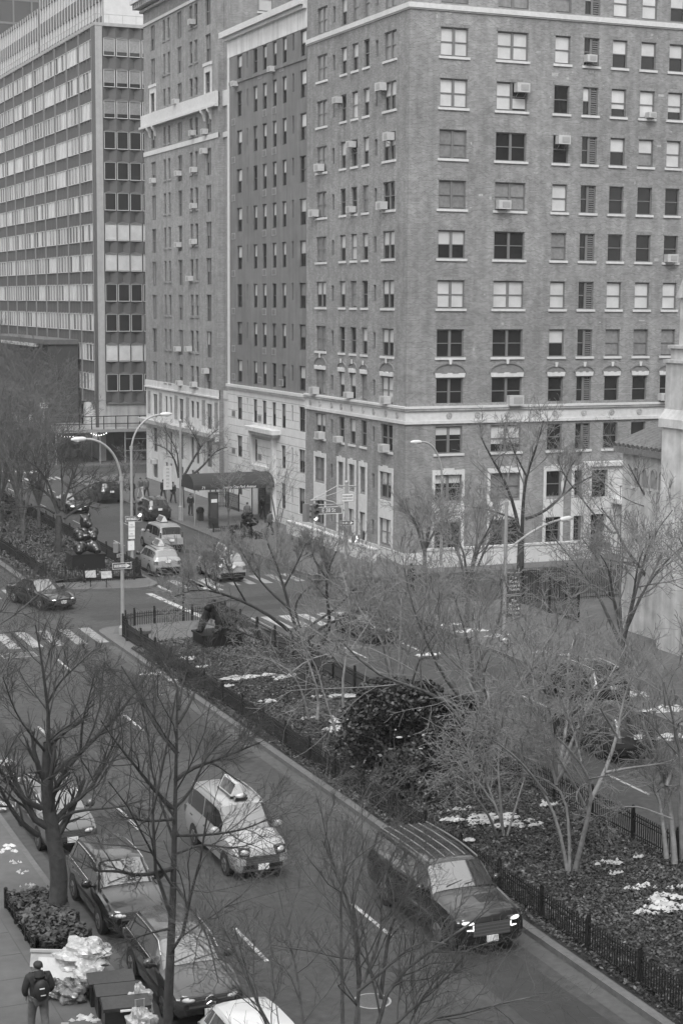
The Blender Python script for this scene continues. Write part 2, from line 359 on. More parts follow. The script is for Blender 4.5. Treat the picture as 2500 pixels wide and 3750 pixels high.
# vault hatch in the median bed
p=G(1170,2597,.35); th=thing('vault_hatch','rectangular sunken vault opening with pale frame between the multi-stemmed trees on the median','hatch',(p.x,p.y,.3))
mb=MB(); mb.box(-1.35,1.35,-.75,.75,0,.16,CONC); mb.build('frame',th,world=False); mb=MB(); mb.box(-1.05,-.06,-.5,.5,.1,.167,DARK); mb.box(.06,1.05,-.5,.5,.1,.167,DARK); mb.build('grille',th,world=False)
# ------------------------------------------------------------------ leaves covering the beds, snow
def leaves(name,n,fn,mat,smin,smax,seed,parent=None,tilt=.6):
    rg=np.random.default_rng(seed); P_=fn(rg,n); n=len(P_)
    s=rg.uniform(smin,smax,n); az=rg.uniform(0,2*PI,n); nrm=np.stack([rg.normal(0,tilt,n),rg.normal(0,tilt,n),np.ones(n)],1); nrm/=np.linalg.norm(nrm,axis=1)[:,None]
    a=np.stack([np.cos(az),np.sin(az),np.zeros(n)],1); a-=nrm*(a*nrm).sum(1)[:,None]; a/=np.linalg.norm(a,axis=1)[:,None]; b=np.cross(nrm,a)
    V=np.stack([P_-a*s[:,None],P_-b*s[:,None]*.62,P_+a*s[:,None],P_+b*s[:,None]*.62],1).reshape(-1,3)
    return raw_mesh(name,V,np.arange(4*n,dtype=np.int32),4,mat,parent)
def raw_mesh(name,V,idx,k,mat,parent=None,smooth=False):
    me=bpy.data.meshes.new(name); me.vertices.add(len(V))
    if parent: V=V-np.array(WLOC[parent])
    me.vertices.foreach_set('co',V.astype(np.float32).ravel()); nf=len(idx)//k
    me.loops.add(len(idx)); me.loops.foreach_set('vertex_index',idx.astype(np.int32)); me.polygons.add(nf); me.polygons.foreach_set('loop_start',np.arange(0,nf*k,k,dtype=np.int32))
    if smooth: me.polygons.foreach_set('use_smooth',np.ones(nf,dtype=bool))
    me.update(calc_edges=True); me.materials.append(mat)
    o=bpy.data.objects.new(name,me); COL.objects.link(o)
    if parent: o.parent=parent; WLOC[o]=WLOC[parent]
    return o
LEAF=M('ivy_leaf',.048,.6,.9,3,spec=.4); LEAFP=M('pale_dry_leaf',.12,.7,.5,14); HOLLY=M('holly_leaf',.028,.42,.8,9,spec=.5)
def bedfn(x0,x1,y0,y1):
    def f(rg,n):
        x=rg.uniform(x0,x1,n); y=rg.uniform(y0,y1,n); e=np.clip(np.minimum(x-x0,x1-x)/1.8,0,1); return np.stack([x,y,.2+.24*e+rg.uniform(0,.12,n)],1)
    return f
kind(leaves('ground_cover',125000,bedfn(21.52,27.95,28,76.3),LEAF,.022,.06,1),'stuff')
kind(leaves('fallen_leaves',9000,bedfn(21.52,27.95,28,76.3),LEAFP,.04,.075,2),'stuff')
kind(leaves('ground_cover',13000,bedfn(21.5,28,96.2,150),LEAF,.07,.13,3),'stuff')
kind(leaves('fallen_leaves',9000,bedfn(21.5,28,96.2,150),LEAFP,.05,.10,4),'stuff')
def patch(mb,c,rx,ry,z,rr,lumps=6):
    for _ in range(int(lumps*2.6)):
        a=rr.uniform(0,2*PI); d=rr.uniform(0,1)**.8; cx=c[0]+rx*d*math.cos(a); cy=c[1]+ry*d*math.sin(a); r1=rr.uniform(.10,.30)*rx; r2=rr.uniform(.12,.32)*ry; n=13; ph=rr.uniform(0,6)
        o_=[(cx+r1*math.cos(2*PI*i/n)*(1+.35*math.sin(3*i+ph)+rr.uniform(-.25,.25)),cy+r2*math.sin(2*PI*i/n)*(1+.3*math.cos(2*i+ph)+rr.uniform(-.25,.25))) for i in range(n)]
        mb.add([(cx,cy,z+.045)]+[(x,y,z-.03) for x,y in o_],[(0,1+i,1+(i+1)%n) for i in range(n)],SNOW)
mb=MB(); rr=random.Random(5)
for (x,y,rx,ry,l) in ((905,2485,.9,.35,7),(880,2493,.6,.3,4),(682,2420,.45,.25,4),(1045,2490,.5,.3,4),(1080,2480,.3,.2,3),(1265,2555,.7,.2,4),(1290,2560,.5,.2,3),(1335,2572,.3,.15,2),(985,2577,.35,.2,3),(830,2520,.25,.2,3),(1255,2645,.55,.5,7),(1240,2680,.45,.35,5),(1640,2770,.5,.45,8),(1560,2800,.5,.35,6),(1780,3010,.8,.45,10),(1900,3030,.7,.3,5),(1730,3090,.25,.15,2),(2225,3170,.35,.2,3),(2420,3310,.5,.4,7),(2390,3350,.5,.3,4),(2470,3340,.3,.2,3),(2350,3260,.4,.2,3),(1120,2640,.3,.15,2),(1160,2560,.25,.15,2),(2000,2955,.35,.2,3),(1680,2975,.4,.12,2),(740,2450,.3,.15,2),(1300,2610,.3,.15,2),(2340,3150,.15,.1,2),(2480,3260,.25,.15,2),(2250,3210,.2,.1,2),(1650,3010,.35,.12,2)):
    p=G(x,y,.42); patch(mb,(p.x,p.y),rx*1.25,ry*1.25,.54,rr,l+2)
for (x,y,rx,ry,l) in ((560,2468,.5,.2,5),(640,2490,.4,.2,3),(585,2545,.0,.0,1),(20,2790,.3,.6,6),(60,2850,.3,.5,5),(85,2900,.25,.4,4),(20,2950,.3,.5,4),(28,3110,.4,.45,6),(55,3160,.3,.2,3),(92,3195,.28,.2,3),(112,3245,.3,.15,3),(105,3290,.3,.25,4),(180,3380,.12,.08,2),(240,3455,.1,.1,2),(300,3735,.5,.25,6),(480,2110,.2,.1,1)):
    p=G(x,y,.15); patch(mb,(p.x,p.y),max(rx,.1),max(ry,.1),.17,rr,l)
for (x,y,rx,ry,l) in ((1740,2310,1.0,.5,8),(1810,2330,.8,.4,6),(2310,2545,1.0,.6,9),(2420,2600,1.0,.6,9),(1550,2400,.8,.3,4),(2450,2700,.8,.5,6),(2330,2700,.8,.5,5),(1650,2290,.6,.3,4),(1990,2390,.6,.3,4),(2060,2400,.5,.3,4),(860,1960,.8,.2,4),(1030,1900,.5,.2,3)):
    p=G(x,y,.15); patch(mb,(p.x,p.y),rx,ry,.2,rr,l)
kind(mb.build('snow_patches',smooth=70),'stuff')
# ================================================================== buildings
def wall_with_holes(mb,plane,c,u0,u1,z0,z1,holes,mat,depth=.2,extra_u=(),rev=None):
    """plane 'y': wall at y=c facing -Y, u is x.  plane 'x': wall at x=c facing -X, u is y."""
    us=sorted({round(v,3) for h in holes for v in h[:2]}|{u0,u1}); zs=sorted({round(v,3) for h in holes for v in h[2:4]}|{z0,z1})
    us=[u for u in us if u0<=u<=u1]; zs=[z for z in zs if z0<=z<=z1]
    P=(lambda u,z,d=0:(u,c+d,z)) if plane=='y' else (lambda u,z,d=0:(c+d,u,z))
    hs=[tuple(round(v,3) for v in h[:4]) for h in holes]
    idx={}; vs=[]; fs=[]
    def V(i,j):
        if (i,j) not in idx: idx[(i,j)]=len(vs); vs.append(P(us[i],zs[j]))
        return idx[(i,j)]
    for j in range(len(zs)-1):
        zm=(zs[j]+zs[j+1])/2; row=[h for h in hs if h[2]<zm<h[3]]
        for i in range(len(us)-1):
            um=(us[i]+us[i+1])/2
            if any(h[0]<um<h[1] for h in row): continue
            fs.append((V(i,j),V(i+1,j),V(i+1,j+1),V(i,j+1)))
    mb.add(vs,fs,mat)
    for a,b,p,q in hs:
        for (s,t) in (((a,p),(b,p)),((b,p),(b,q)),((b,q),(a,q)),((a,q),(a,p))):
            mb.add([P(*s),P(*t),P(*t,depth),P(*s,depth)],[(0,1,2,3)],rev or mat)
WMESH={}
def frame_mesh(w,h,k,fm,mb=None,T=None):
    own=mb is None; mb=mb or MB(); T=T or (lambda x,y,z:(x,y,z))
    def bx(x0,x1,z0,z1,y0=.09,y1=.17):
        vs=[T(a,b,c) for c in (z0,z1) for a,b in ((x0,y0),(x1,y0),(x1,y1),(x0,y1))]
        mb.add(vs,[(3,2,1,0),(4,5,6,7),(0,1,5,4),(1,2,6,5),(2,3,7,6),(3,0,4,7)],fm)
    t=.06 if w>.5 else .05
    bx(0,t,0,h); bx(w-t,w,0,h); bx(t,w-t,h-t,h); bx(t,w-t,0,t*1.1)
    if k in 'DV': bx(w/2-.085,w/2+.085,t*1.1,h-t)
    if k!='T' and k!='G':
        z=h*.5
        if k in 'DV': bx(t,w/2-.085,z-.025,z+.03,.10,.165); bx(w/2+.085,w-t,z-.025,z+.03,.10,.165)
        else: bx(t,w-t,z-.025,z+.03,.10,.165)
        if k=='X':
            pass
    if k=='V':
        n=11
        for i in range(n): bx(w/2+.10,w-t-.01,.12+i*(h-.24)/n,.12+i*(h-.24)/n+(h-.24)/n*.55,.08,.14)
    return mb
def lights(w,h,k):
    t=.06
    if k=='D' or k=='V': return [(t,w/2-.085),(w/2+.085,w-t)] if k=='D' else [(t,w/2-.085)]
    return [(t,w-t)]
def window(parent,plane,c,u0,u1,z0,z1,k='S',shade=None,fm=FRAME,sill=True,glass=GLASS,bulk=None,extra=None):
    """shade: None or list of (light index, z-fraction bottom, z-fraction top, material)"""
    w=round(u1-u0,2); h=round(z1-z0,2)
    if bulk is not None:
        T=(lambda x,y,z:(u0+x,c+y,z0+z)) if plane=='y' else (lambda x,y,z:(c+y,u1-x,z0+z))
        frame_mesh(w,h,k,fm,bulk,T)
        bulk.add([T(0,.175,0),T(w,.175,0),T(w,.175,h),T(0,.175,h)],[(0,1,2,3)],glass)
        L_=lights(w,h,k)
        for i,a,b,m in shade or []:
            if i<len(L_): x0,x1=L_[i]; bulk.add([T(x0,.155,a*h),T(x1,.155,a*h),T(x1,.155,b*h),T(x0,.155,b*h)],[(0,1,2,3)],m)
        if sill: 
            vs=[T(a,b,cc) for cc in (-.14,0) for a,b in ((-.1,-.07),(w+.1,-.07),(w+.1,.12),(-.1,.12))]
            bulk.add(vs,[(3,2,1,0),(4,5,6,7),(0,1,5,4),(1,2,6,5),(2,3,7,6),(3,0,4,7)],sill if sill is not True else WHITE)
        return None
    key=(w,h,k,fm.name)
    if key not in WMESH:
        WMESH[key]=frame_mesh(w,h,k,fm).mesh('window_frame')
    pk=('p',w,h,glass.name)
    if pk not in WMESH: m=MB(); m.quad((0,0,0),(w,0,0),(w,0,h),(0,0,h),glass); WMESH[pk]=m.mesh('pane')
    po=WLOC[parent]; loc=Vector((u0,c,z0)) if plane=='y' else Vector((c,u1,z0)); rz=0 if plane=='y' else -PI/2
    o=inst(WMESH[key],'window',loc-po,rz,parent)
    inst(WMESH[pk],'pane',(0,.175,0),0,o)
    L_=lights(w,h,k); m=None
    for i,a,b,mt in shade or []:
        if i>=len(L_): continue
        x0,x1=L_[i]; m=m or MB(); m.quad((x0,.155,a*h),(x1,.155,a*h),(x1,.155,b*h),(x0,.155,b*h),mt)
    if m: inst(m.mesh('blind'),'blind',(0,0,0),0,o)
    if sill:
        sk=('s',w,sill if sill is not True else 0)
        if sk not in WMESH: m=MB(); m.box(-.13,w+.13,-.08,.10,-.145,-.001,sill if sill is not True else WHITE); WMESH[sk]=m.mesh('sill')
        inst(WMESH[sk],'sill',(0,0,0),0,o)
    if extra: extra(o,w,h)
    return o
XW=44.5
rnd=random.Random(11)
def sh_full(k,m=SHADEW,b=.06): return [(i,b,.95,m) for i in range(2 if k=='D' else 1)]
def sh_half(k,m=SHADEW,b=.5): return [(i,b,.95,m) for i in range(2 if k=='D' else 1)]
# ------------------------------------------------------------------ corner brick apartment house
YC=95.11
bA=thing('apartment_building','tall brick corner apartment house with pale string courses and arched window heads','building',(XW,YC,0))
Wcols=[(108.25,110.05,'D'),(106.87,107.28,'T'),(104.9,105.85,'S'),(103.0,103.98,'S'),(101.18,102.1,'S'),(99.85,100.23,'T'),(97.08,98.9,'D')]
Scols=[(46.55,48.42,'D'),(50.45,52.6,'D'),(54.53,55.62,'S'),(56.62,57.72,'V'),(58.72,59.8,'S'),(60.85,61.95,'S'),(62.98,64.05,'S'),(66.2,67.3,'S'),(68.6,70.6,'D')]
RZ=[(37.75,39.5),(34.6,36.35),(31.46,33.2),(28.4,30.15),(25.33,27.08),(22.27,24.02),(19.24,20.98),(16.16,17.92),(13.13,14.88),(10.12,11.85),(7.1,8.82),(4.06,5.76),(1.02,2.74)]
W_=SHADEW; g_=SHADEG
Sshade={2:'FFF.hhh',3:'Fq*hcFc',4:'gd*dhGF',5:'ggF.ddd',6:'hdg.ddd',7:'FFF.FFF',8:'ddh.ggg',9:'ddddddd',10:'tcdddddd',1:'ggghFFh',11:'tgdd',12:'dddd'}
def code_shade(ch,k):
    n=2 if k=='D' else 1
    if ch=='F': return sh_full(k)
    if ch=='h': return sh_half(k)
    if ch=='g': return sh_full(k,g_)
    if ch=='G': return sh_half(k)+[(i,.06,.48,g_) for i in range(n)]
    if ch=='q': return [(0,.06,.95,W_),(1,.1,.45,W_)]
    if ch=='t': return [(i,.68,.95,W_) for i in range(n)]
    if ch=='c': return [(i,.3,.95,W_) for i in range(n)]
    return None
holesW=[];holesS=[];specs=[]
for r,(za,zb) in enumerate(RZ):
    for c,(a,b,k) in enumerate(Wcols):
        z0,z1=(za+.42,zb-.28) if k=='T' else (za,zb)
        if r==9 and k!='T' and False: pass
        if r==12 and c in (4,): z0=.2
        holesW.append((a,b,z0,z1)); specs.append(('x',r,c,a,b,z0,z1,k))
    for c,(a,b,k) in enumerate(Scols):
        if r>=11 and c>=4: continue
        holesS.append((a,b,za,zb)); specs.append(('y',r,c,a,b,za,zb,k))
mb=MB(); wall_with_holes(mb,'x',XW,YC,111.88,0,42,holesW,BRICK); wall_with_holes(mb,'y',YC,XW,73,0,42,holesS,BRICK)
mb.quad((XW,111.88,42),(73,111.88,42),(73,YC,42),(XW,YC,42),ASPH); mb.quad((73,YC,0),(73,111.88,0),(73,111.88,42),(73,YC,42),BRICK); mb.quad((XW,111.88,0),(73,111.88,0),(73,111.88,42),(XW,111.88,42),BRICK)
mb.build('wall',bA)
bulkA=MB()
def surround(o,w,h):      # pale stone surround with keystone (lower floors)
    m=MB(); m.box(-.2,-.002,-.06,.05,-.1,h+.32,WHITE); m.box(w+.002,w+.2,-.06,.05,-.1,h+.32,WHITE); m.box(-.002,w+.002,-.06,.05,h,h+.30,WHITE); m.box(w*.3,w*.7,-.09,-.058,h+.02,h+.42,WHITE); inst(m.mesh('stone_surround'),'stone_surround',(0,0,0),0,o)
def panel_surround(o,w,h):
    m=MB(); m.box(-.2,-.002,-.06,.05,-.9,h+.02,WHITE); m.box(w+.002,w+.2,-.06,.05,-.9,h+.02,WHITE); m.box(-.2,w+.2,-.055,.05,h+.02,h+1.2,WHITE); inst(m.mesh('stone_surround'),'stone_surround',(0,0,0),0,o)
SOLD=M('soldier_course',.22,.9,.4,12)
def soldier(o,w,h):
    if ('l',w,h) not in WMESH: m=MB(); m.box(-.1,w+.1,-.012,.05,h+.003,h+.2,SOLD); WMESH[('l',w,h)]=m.mesh('brick_lintel')
    inst(WMESH[('l',w,h)],'brick_lintel',(0,0,0),0,o)
def arch_head(o,w,h):
    m=MB(); fn=lambda u,z,d:(u,d,z)
    m.extr([(-.07,h+.03),(w+.07,h+.03),(w+.12,h+.30),(w*.84,h+.30),(w*.82,h+.25),(w*.6,h+.25),(w*.58,h+.31),(w*.42,h+.31),(w*.4,h+.25),(w*.18,h+.25),(w*.16,h+.30),(-.12,h+.30)],fn,-.09,.02,WHITE); inst(m.mesh('lintel'),'lintel',(0,0,0),0,o)
    rise=min(.78,w*.27+.27); n=14; cx=w/2; a=w/2+.12; m=MB(); op=[];ip=[]
    for i in range(n+1):
        t=PI-PI*i/n; op.append((cx+(a+.1)*math.cos(t),h+.31+(rise-.22)*math.sin(t)+.09*math.sin(t))); ip.append((cx+a*math.cos(t),h+.31+(rise-.22)*math.sin(t)))
    for i in range(n):
        m.extr([ip[i],ip[i+1],op[i+1],op[i]],fn,-.07,.0,BRICKD)
    m.extr(ip,fn,-.012,-.006,BRICKD); inst(m.mesh('arch'),'arch',(0,0,0),0,o)
    m=MB(); z=h+.31+rise-.24; m.extr([(cx-.07,z),(cx+.07,z),(cx+.11,z+.3),(cx-.11,z+.3)],fn,-.11,-.0715,WHITE); inst(m.mesh('keystone'),'keystone',(0,0,0),0,o)
rW=random.Random(3)
for pl,r,c,a,b,z0,z1,k in specs:
    cc=XW if pl=='x' else YC; ex=None; sill=True
    if pl=='y':
        s=Sshade.get(r,''); s=code_shade(s[c] if c<len(s) else rW.choice('Fhgd'),k)
    else:
        t=rW.random(); hi=r<9
        if k=='T': s=None
        elif t<.18: s=sh_full(k)
        elif t<(.62 if hi else .42): s=sh_half(k)
        elif t<.8: s=sh_full(k,g_)
        else: s=None
    if k=='T': sill=False
    if pl=='y' and 2<=r<9: ex=soldier
    if r==9: sill=False; ex=arch_head if k!='T' else None
    if r==1 or r==0: sill=False
    if r in (11,): ex=surround if k!='T' else None; sill=False
    if r==12: ex=panel_surround if k!='T' else None; sill=False
    big=(pl=='y' and r>=1 and c<7) or (pl=='x' and k=='D' and 1<=r<=11) or ex is not None
    window(bA,pl,cc,a,b,z0,z1,k,s,sill=sill,bulk=None if big else bulkA,extra=ex)
kind(bulkA.build('windows',bA),'stuff')
# flat brick lintels (soldier courses), slightly proud of the wall
mb=MB(); mb.box(XW,73,YC-.012,YC+.05,10.1,10.28,SOLD); mb.build('brick_course',bA)
mb=MB(); rr=random.Random(77); PALE=M('pale_repointing',.36,.9,.3,9)
for i in range(70):
    x=rr.uniform(46,64.5); z=rr.uniform(13,34); s=rr.choice((.09,.16,.3,.45)); h=rr.choice((.07,.07,.14,.2))
    if any(a-.15<x<b+.15 or a-.15<x+s<b+.15 for a,b,k in Scols) and any(za-.2<z<zb+.25 for za,zb in RZ): continue
    mb.quad((x,YC-.004-i*2e-5,z),(x+s,YC-.004-i*2e-5,z),(x+s,YC-.004-i*2e-5,z+h),(x,YC-.004-i*2e-5,z+h),PALE)
kind(mb.build('brick_repairs',bA),'stuff')
def band(parent,name,z0,z1,pr,mat,y1=111.88,x1=73):
    mb=MB(); mb.box(XW-pr,XW+.04,YC+.04,y1-.01,z0,z1,mat); mb.box(XW-pr,x1,YC-pr,YC+.04,z0,z1,mat); return mb.build(name,parent)
band(bA,'string_course',34.2,34.5,.14,WHITE); band(bA,'cornice_moulding',34.12,34.198,.07,WHITE); band(bA,'cornice',40.6,41.0,.4,WHITE)
band(bA,'frieze',9.2,9.8,.05,WHITE); band(bA,'architrave',9.0,9.198,.11,WHITE); band(bA,'cornice_moulding',9.802,9.96,.13,SOFT); band(bA,'cornice_ledge',9.962,10.1,.2,WHITE)
mb=MB()
for y in np.arange(95.3,111.7,.16): mb.box(XW-.17,XW-.131,y,y+.09,9.83,9.93,SOFT)
for x in np.arange(44.7,66,.16): mb.box(x,x+.09,YC-.17,YC-.131,9.83,9.93,SOFT)
mb.build('dentils',bA)
def rosette():
    m=MB(); fn=lambda u,z,d:(u,d,z); n=16
    for r0,r1 in ((.10,.15),(.17,.20)):
        for i in range(n):
            a,b=2*PI*i/n,2*PI*(i+1)/n; m.extr([(r0*math.cos(a),r0*math.sin(a)),(r1*math.cos(a),r1*math.sin(a)),(r1*math.cos(b),r1*math.sin(b)),(r0*math.cos(b),r0*math.sin(b))],fn,-.04,0,SOFT)
    m.ball((0,-.01,0),.06,SOFT,8,5); return m.mesh('rosette')
rs=rosette(); po=WLOC[bA]
for x in (47.45,49.45,51.6,53.6,55.05,57.2,59.3,61.4,63.5): inst(rs,'rosette',Vector((x,YC-.052,9.5))-po,0,bA)
for y in (96.3,98.0,99.9,101.6,103.5,105.3,107.0,109.1,110.9): inst(rs,'rosette',Vector((XW-.052,y,9.5))-po,-PI/2,bA)
mb=MB(); mb.box(XW-.05,XW+.05,YC+.03,111.86,.0,.9,WHITE); mb.box(XW-.05,57.3,YC-.05,YC+.03,0,.9,WHITE); mb.build('base_course',bA)
# stone entrance with balcony on the south side
mb=MB(); E_=YC-.35
wall_with_holes(mb,'y',E_,57.2,64.5,0,6.3,[(57.75,58.85,.3,2.85),(60.0,62.3,.4,2.6),(57.75,58.95,3.95,5.75),(60.35,61.5,3.95,5.7)],STONE,depth=.33)
mb.quad((57.2,E_,0),(57.2,YC+.01,0),(57.2,YC+.01,6.3),(57.2,E_,6.3),STONE); mb.quad((57.2,E_,6.3),(64.5,E_,6.3),(64.5,YC,6.3),(57.2,YC,6.3),STONE)
for a,b,c,d in ((57.75,58.85,.3,2.85),(60.0,62.3,.4,2.6),(57.75,58.95,3.95,5.75),(60.35,61.5,3.95,5.7)): mb.quad((a,YC-.03,c),(b,YC-.03,c),(b,YC-.03,d),(a,YC-.03,d),GLASS)
mb.box(57.6,64,E_-.18,E_+.02,6.0,6.28,STONE); mb.box(59.6,64,E_-.12,E_+.02,2.75,3.1,STONE); mb.build('stone_entrance',bA)
mb=MB(); mb.box(59.3,64,E_-.9,E_-.001,3.55,3.85,STONE); mb.build('balcony_slab',bA)
mb=MB(); mb.box(59.35,64,E_-.87,E_-.83,4.7,4.75,IRON)
for x in np.arange(59.4,64,.14): mb.box(x,x+.025,E_-.86,E_-.835,3.85,4.7,IRON)
mb.build('balcony_railing',bA)
# ------------------------------------------------------------------ rendered grey apartment house (71)
b71=thing('apartment_building','smooth grey apartment house with pale stone base and white frieze between two brick blocks','building',(XW,111.9,0))
C71=[(125.43,126.57,'S'),(124.05,124.3,'T'),(121.98,122.85,'S'),(119.96,120.83,'S'),(117.9,118.73,'S'),(115.88,116.74,'S'),(114.4,114.72,'T'),(112.02,113.22,'S')]
R71=[(33.55,35.33),(30.7,32.6),(27.78,29.66),(24.86,26.72),(21.9,23.76),(18.99,20.84),(16.05,17.87),(13.11,14.93),(10.2,11.98),(7.27,9.07),(4.3,6.0),(1.3,3.2)]
h71u=[];h71l=[];sp=[]
for r,(za,zb) in enumerate(R71):
    for c,(a,b,k) in enumerate(C71):
        if r==10 and c in (3,): continue
        if r==11 and c in (2,3,4): continue
        z0=za+.62 if k=='T' else za; (h71u if r<9 else h71l).append((a,b,z0,zb)); sp.append((r,c,a,b,z0,zb,k))
mb=MB(); wall_with_holes(mb,'x',XW,111.9,128.3,10.0,35.38,h71u,STUC,.16); wall_with_holes(mb,'x',XW,111.9,128.8,0,9.6,h71l+[(118.3,122.4,0,3.7)],STONEJ,.22,rev=STONE)
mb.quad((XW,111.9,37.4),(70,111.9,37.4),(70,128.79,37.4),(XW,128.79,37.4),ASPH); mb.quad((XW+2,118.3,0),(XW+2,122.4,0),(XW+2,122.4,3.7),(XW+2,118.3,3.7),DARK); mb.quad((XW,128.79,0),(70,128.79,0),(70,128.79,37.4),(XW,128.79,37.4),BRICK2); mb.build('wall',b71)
mb=MB(); mb.box(XW-.03,XW+.1,128.3,128.78,10.0,35.39,WHITE); mb.build('corner_strip',b71)
mb=MB(); mb.box(XW-.03,XW+.1,111.92,128.78,35.4,36.7,M('frieze_render',.66,.8,.08,1.5,streak=.25)); mb.build('frieze',b71)
mb=MB(); mb.box(XW-.55,XW+.1,111.92,129.3,36.95,37.4,WHITE); mb.box(XW-.3,XW+.1,111.92,129.0,36.7,36.948,WHITE); mb.build('cornice',b71)
mb=MB(); mb.box(XW-.2,XW+.1,111.92,128.78,9.78,10.0,WHITE); mb.box(XW-.1,XW+.1,111.92,128.78,9.6,9.778,STONE); mb.build('string_course',b71)
mb=MB(); mb.box(XW-.08,XW+.05,111.95,128.25,33.27,33.5,STUC); mb.build('ledge',b71)
mb=MB(); mb.box(XW-.75,XW+.05,116.9,123.0,6.72,7.05,STONE); mb.box(XW-.5,XW+.05,117.3,122.6,6.45,6.718,STONE); mb.box(XW-.3,XW+.05,117.8,118.28,0,6.448,STONE); mb.box(XW-.3,XW+.05,122.42,122.9,0,6.448,STONE); mb.box(XW-.3,XW+.05,118.282,122.418,3.7,4.1,STONE); mb.build('portal',b71)
r7=random.Random(8)
for r,c,a,b,z0,z1,k in sp:
    s=None
    if k!='T':
        t=r7.random()
        if r<9: s=sh_half(k) if t<.72 else (sh_half(k,g_) if t<.9 else None)
        else: s=[(0,.5,.95,g_)] if t<.7 else None
    window(b71,'x',XW,a,b,z0,z1,k,s,sill=False,fm=M('black_window_frame',.05,.5))
gm=MB(); gm.box(0,.82,-.02,.05,0,.5,M('vent_frame',.27,.7)); gm.box(.09,.73,-.028,-.0205,.07,.43,DARK)
for i in range(5): gm.box(.09,.73,-.036,-.0285,.09+i*.07,.12+i*.07,M('vent_frame',.27,.7))
gme=gm.mesh('vent_grille'); po=WLOC[b71]
for r,(za,zb) in enumerate(R71[:11]):
    for y in ((127.82,120.83,118.8) if 1<=r<8 else (127.82,121.8,117.3)):
        if r>=9 and y<120: continue
        inst(gme,'vent_grille',Vector((XW,y,za-.54 if r<8 else za+.15))-po,-PI/2,b71)
mb=MB(); wall_with_holes(mb,'x',48.5,112.2,126,37.4,42.5,[(114,115.2,39,41),(117,118.2,39,41),(120,121.2,39,41),(123,124.2,39,41)],STUC,.2)
mb.box(48.35,62,112.0,126.2,42.5,42.9,STUC)
for y in np.arange(112.3,126,1.6): mb.box(48.3,48.9,y,y+.8,42.9,43.5,STUC)
mb.quad((48.7,113,37.5),(48.7,125,37.5),(48.7,125,42.4),(48.7,113,42.4),GLASS); mb.build('penthouse',b71)
# ------------------------------------------------------------------ third brick house with stone bands
b3=thing('apartment_building','tan brick apartment house with a bracketed pale stone band at mid height','building',(XW,128.8,0))
C3=[(148.45,149.75,'N'),(145.35,146.02,'S'),(143.98,144.65,'S'),(140.65,141.82,'N'),(137.68,138.48,'S'),(136.32,137.08,'S'),(132.9,134.2,'N')]
R3=[40.85,37.95,34.95,31.7,28.9,25.95,22.98,20.05,17.07,14.06,11.07,8.08,5.0,2.15]
h3u=[];h3l=[];sp=[]
for r,zt in enumerate(R3):
    for c,(a,b,k) in enumerate(C3):
        if r==13 and c==6: continue
        hh=2.2 if k=='N' else 1.8
        if r in (2,3): hh=1.6 if k=='N' else 1.5
        if r==11: hh=2.1 if k=='N' else 1.45
        if r==12: hh=2.2
        if r==13: hh=1.75
        z0=zt-hh; (h3u if r<11 else h3l).append((a,b,z0,zt)); sp.append((r,c,a,b,z0,zt,k))
mb=MB(); wall_with_holes(mb,'x',XW,131.0,152.0,9.3,43,h3u,BRICK2); wall_with_holes(mb,'x',XW,131.0,152.0,0,8.75,h3l,STONE,.22)
mb.quad((XW,152,0),(70,152,0),(70,152,43),(XW,152,43),BRICK2); mb.quad((XW+.45,128.8,8.8),(XW+.45,131,8.8),(XW+.45,131,43),(XW+.45,128.8,43),BRICK2); mb.quad((XW+.4,128.8,0),(XW+.4,131,0),(XW+.4,131,8.8),(XW+.4,128.8,8.8),STONE); mb.quad((XW,131,0),(XW+.45,131,0),(XW+.45,131,43),(XW,131,43),BRICK2)
wall_with_holes(mb,'y',128.81,XW+.45,70,37.3,43,[(47.1,48.3,39.2,41.2)],BRICK2); mb.quad((47,129,39.1),(48.5,129,39.1),(48.5,129,41.3),(47,129,41.3),GLASS); mb.quad((XW+.45,128.8,43),(70,128.8,43),(70,152,43),(XW+.45,152,43),ASPH); mb.build('wall',b3)
window(b3,'y',128.81,47.1,48.3,39.2,41.2,'S',[(0,.06,.48,SHADEW)])
def b3band(n,z0,z1,pr,mat): mb=MB(); mb.box(XW-pr,XW+.1,131.0,152.0+pr,z0,z1,mat); mb.box(XW+.35,XW+.5,128.82,130.99,z0,z1,mat); return mb.build(n,b3)
b3band('stone_band',8.75,9.3,.06,STONE); b3band('moulding',8.62,8.748,.16,STONE); b3band('stone_band',32.2,33.2,.25,WHITE); b3band('moulding',32.0,32.198,.4,WHITE); b3band('stone_band',29.55,29.95,.06,WHITE); b3band('moulding',41.05,41.3,.1,WHITE); b3band('cornice',43.1,43.45,1.0,WHITE); b3band('moulding',42.3,42.5,.3,SOFT)
mb=MB()
for y in np.arange(131.2,152.5,.62): mb.box(XW-.85,XW-.02,y,y+.3,42.62,43.1,SOFT)
mb.build('cornice_brackets',b3)
mb=MB(); mb.box(XW-.7,XW+.05,131.0,152.7,5.42,5.75,SOFT); mb.box(XW-.35,XW+.05,131.0,152.4,5.1,5.418,STONE); mb.build('balcony_ledge',b3)
for y in (131.7,135.0,139.4,142.7,147.4,151.0): mb=MB(); mb.box(XW-.03,XW+.02,y-.42,y+.42,6.2,8.3,BRICK2); mb.build('brick_panel',b3)
brm=MB(); brm.extr([(0,0),(0,.9),(-.42,.9),(-.42,.7),(-.2,.45),(-.1,.05)],lambda u,z,d:(d,u,z),0,.22,WHITE); brme=brm.mesh('bracket'); po=WLOC[b3]
for y in (150.05,148.42,134.5,132.85): inst(brme,'bracket',Vector((XW,y,31.1))-po,-PI/2,b3)
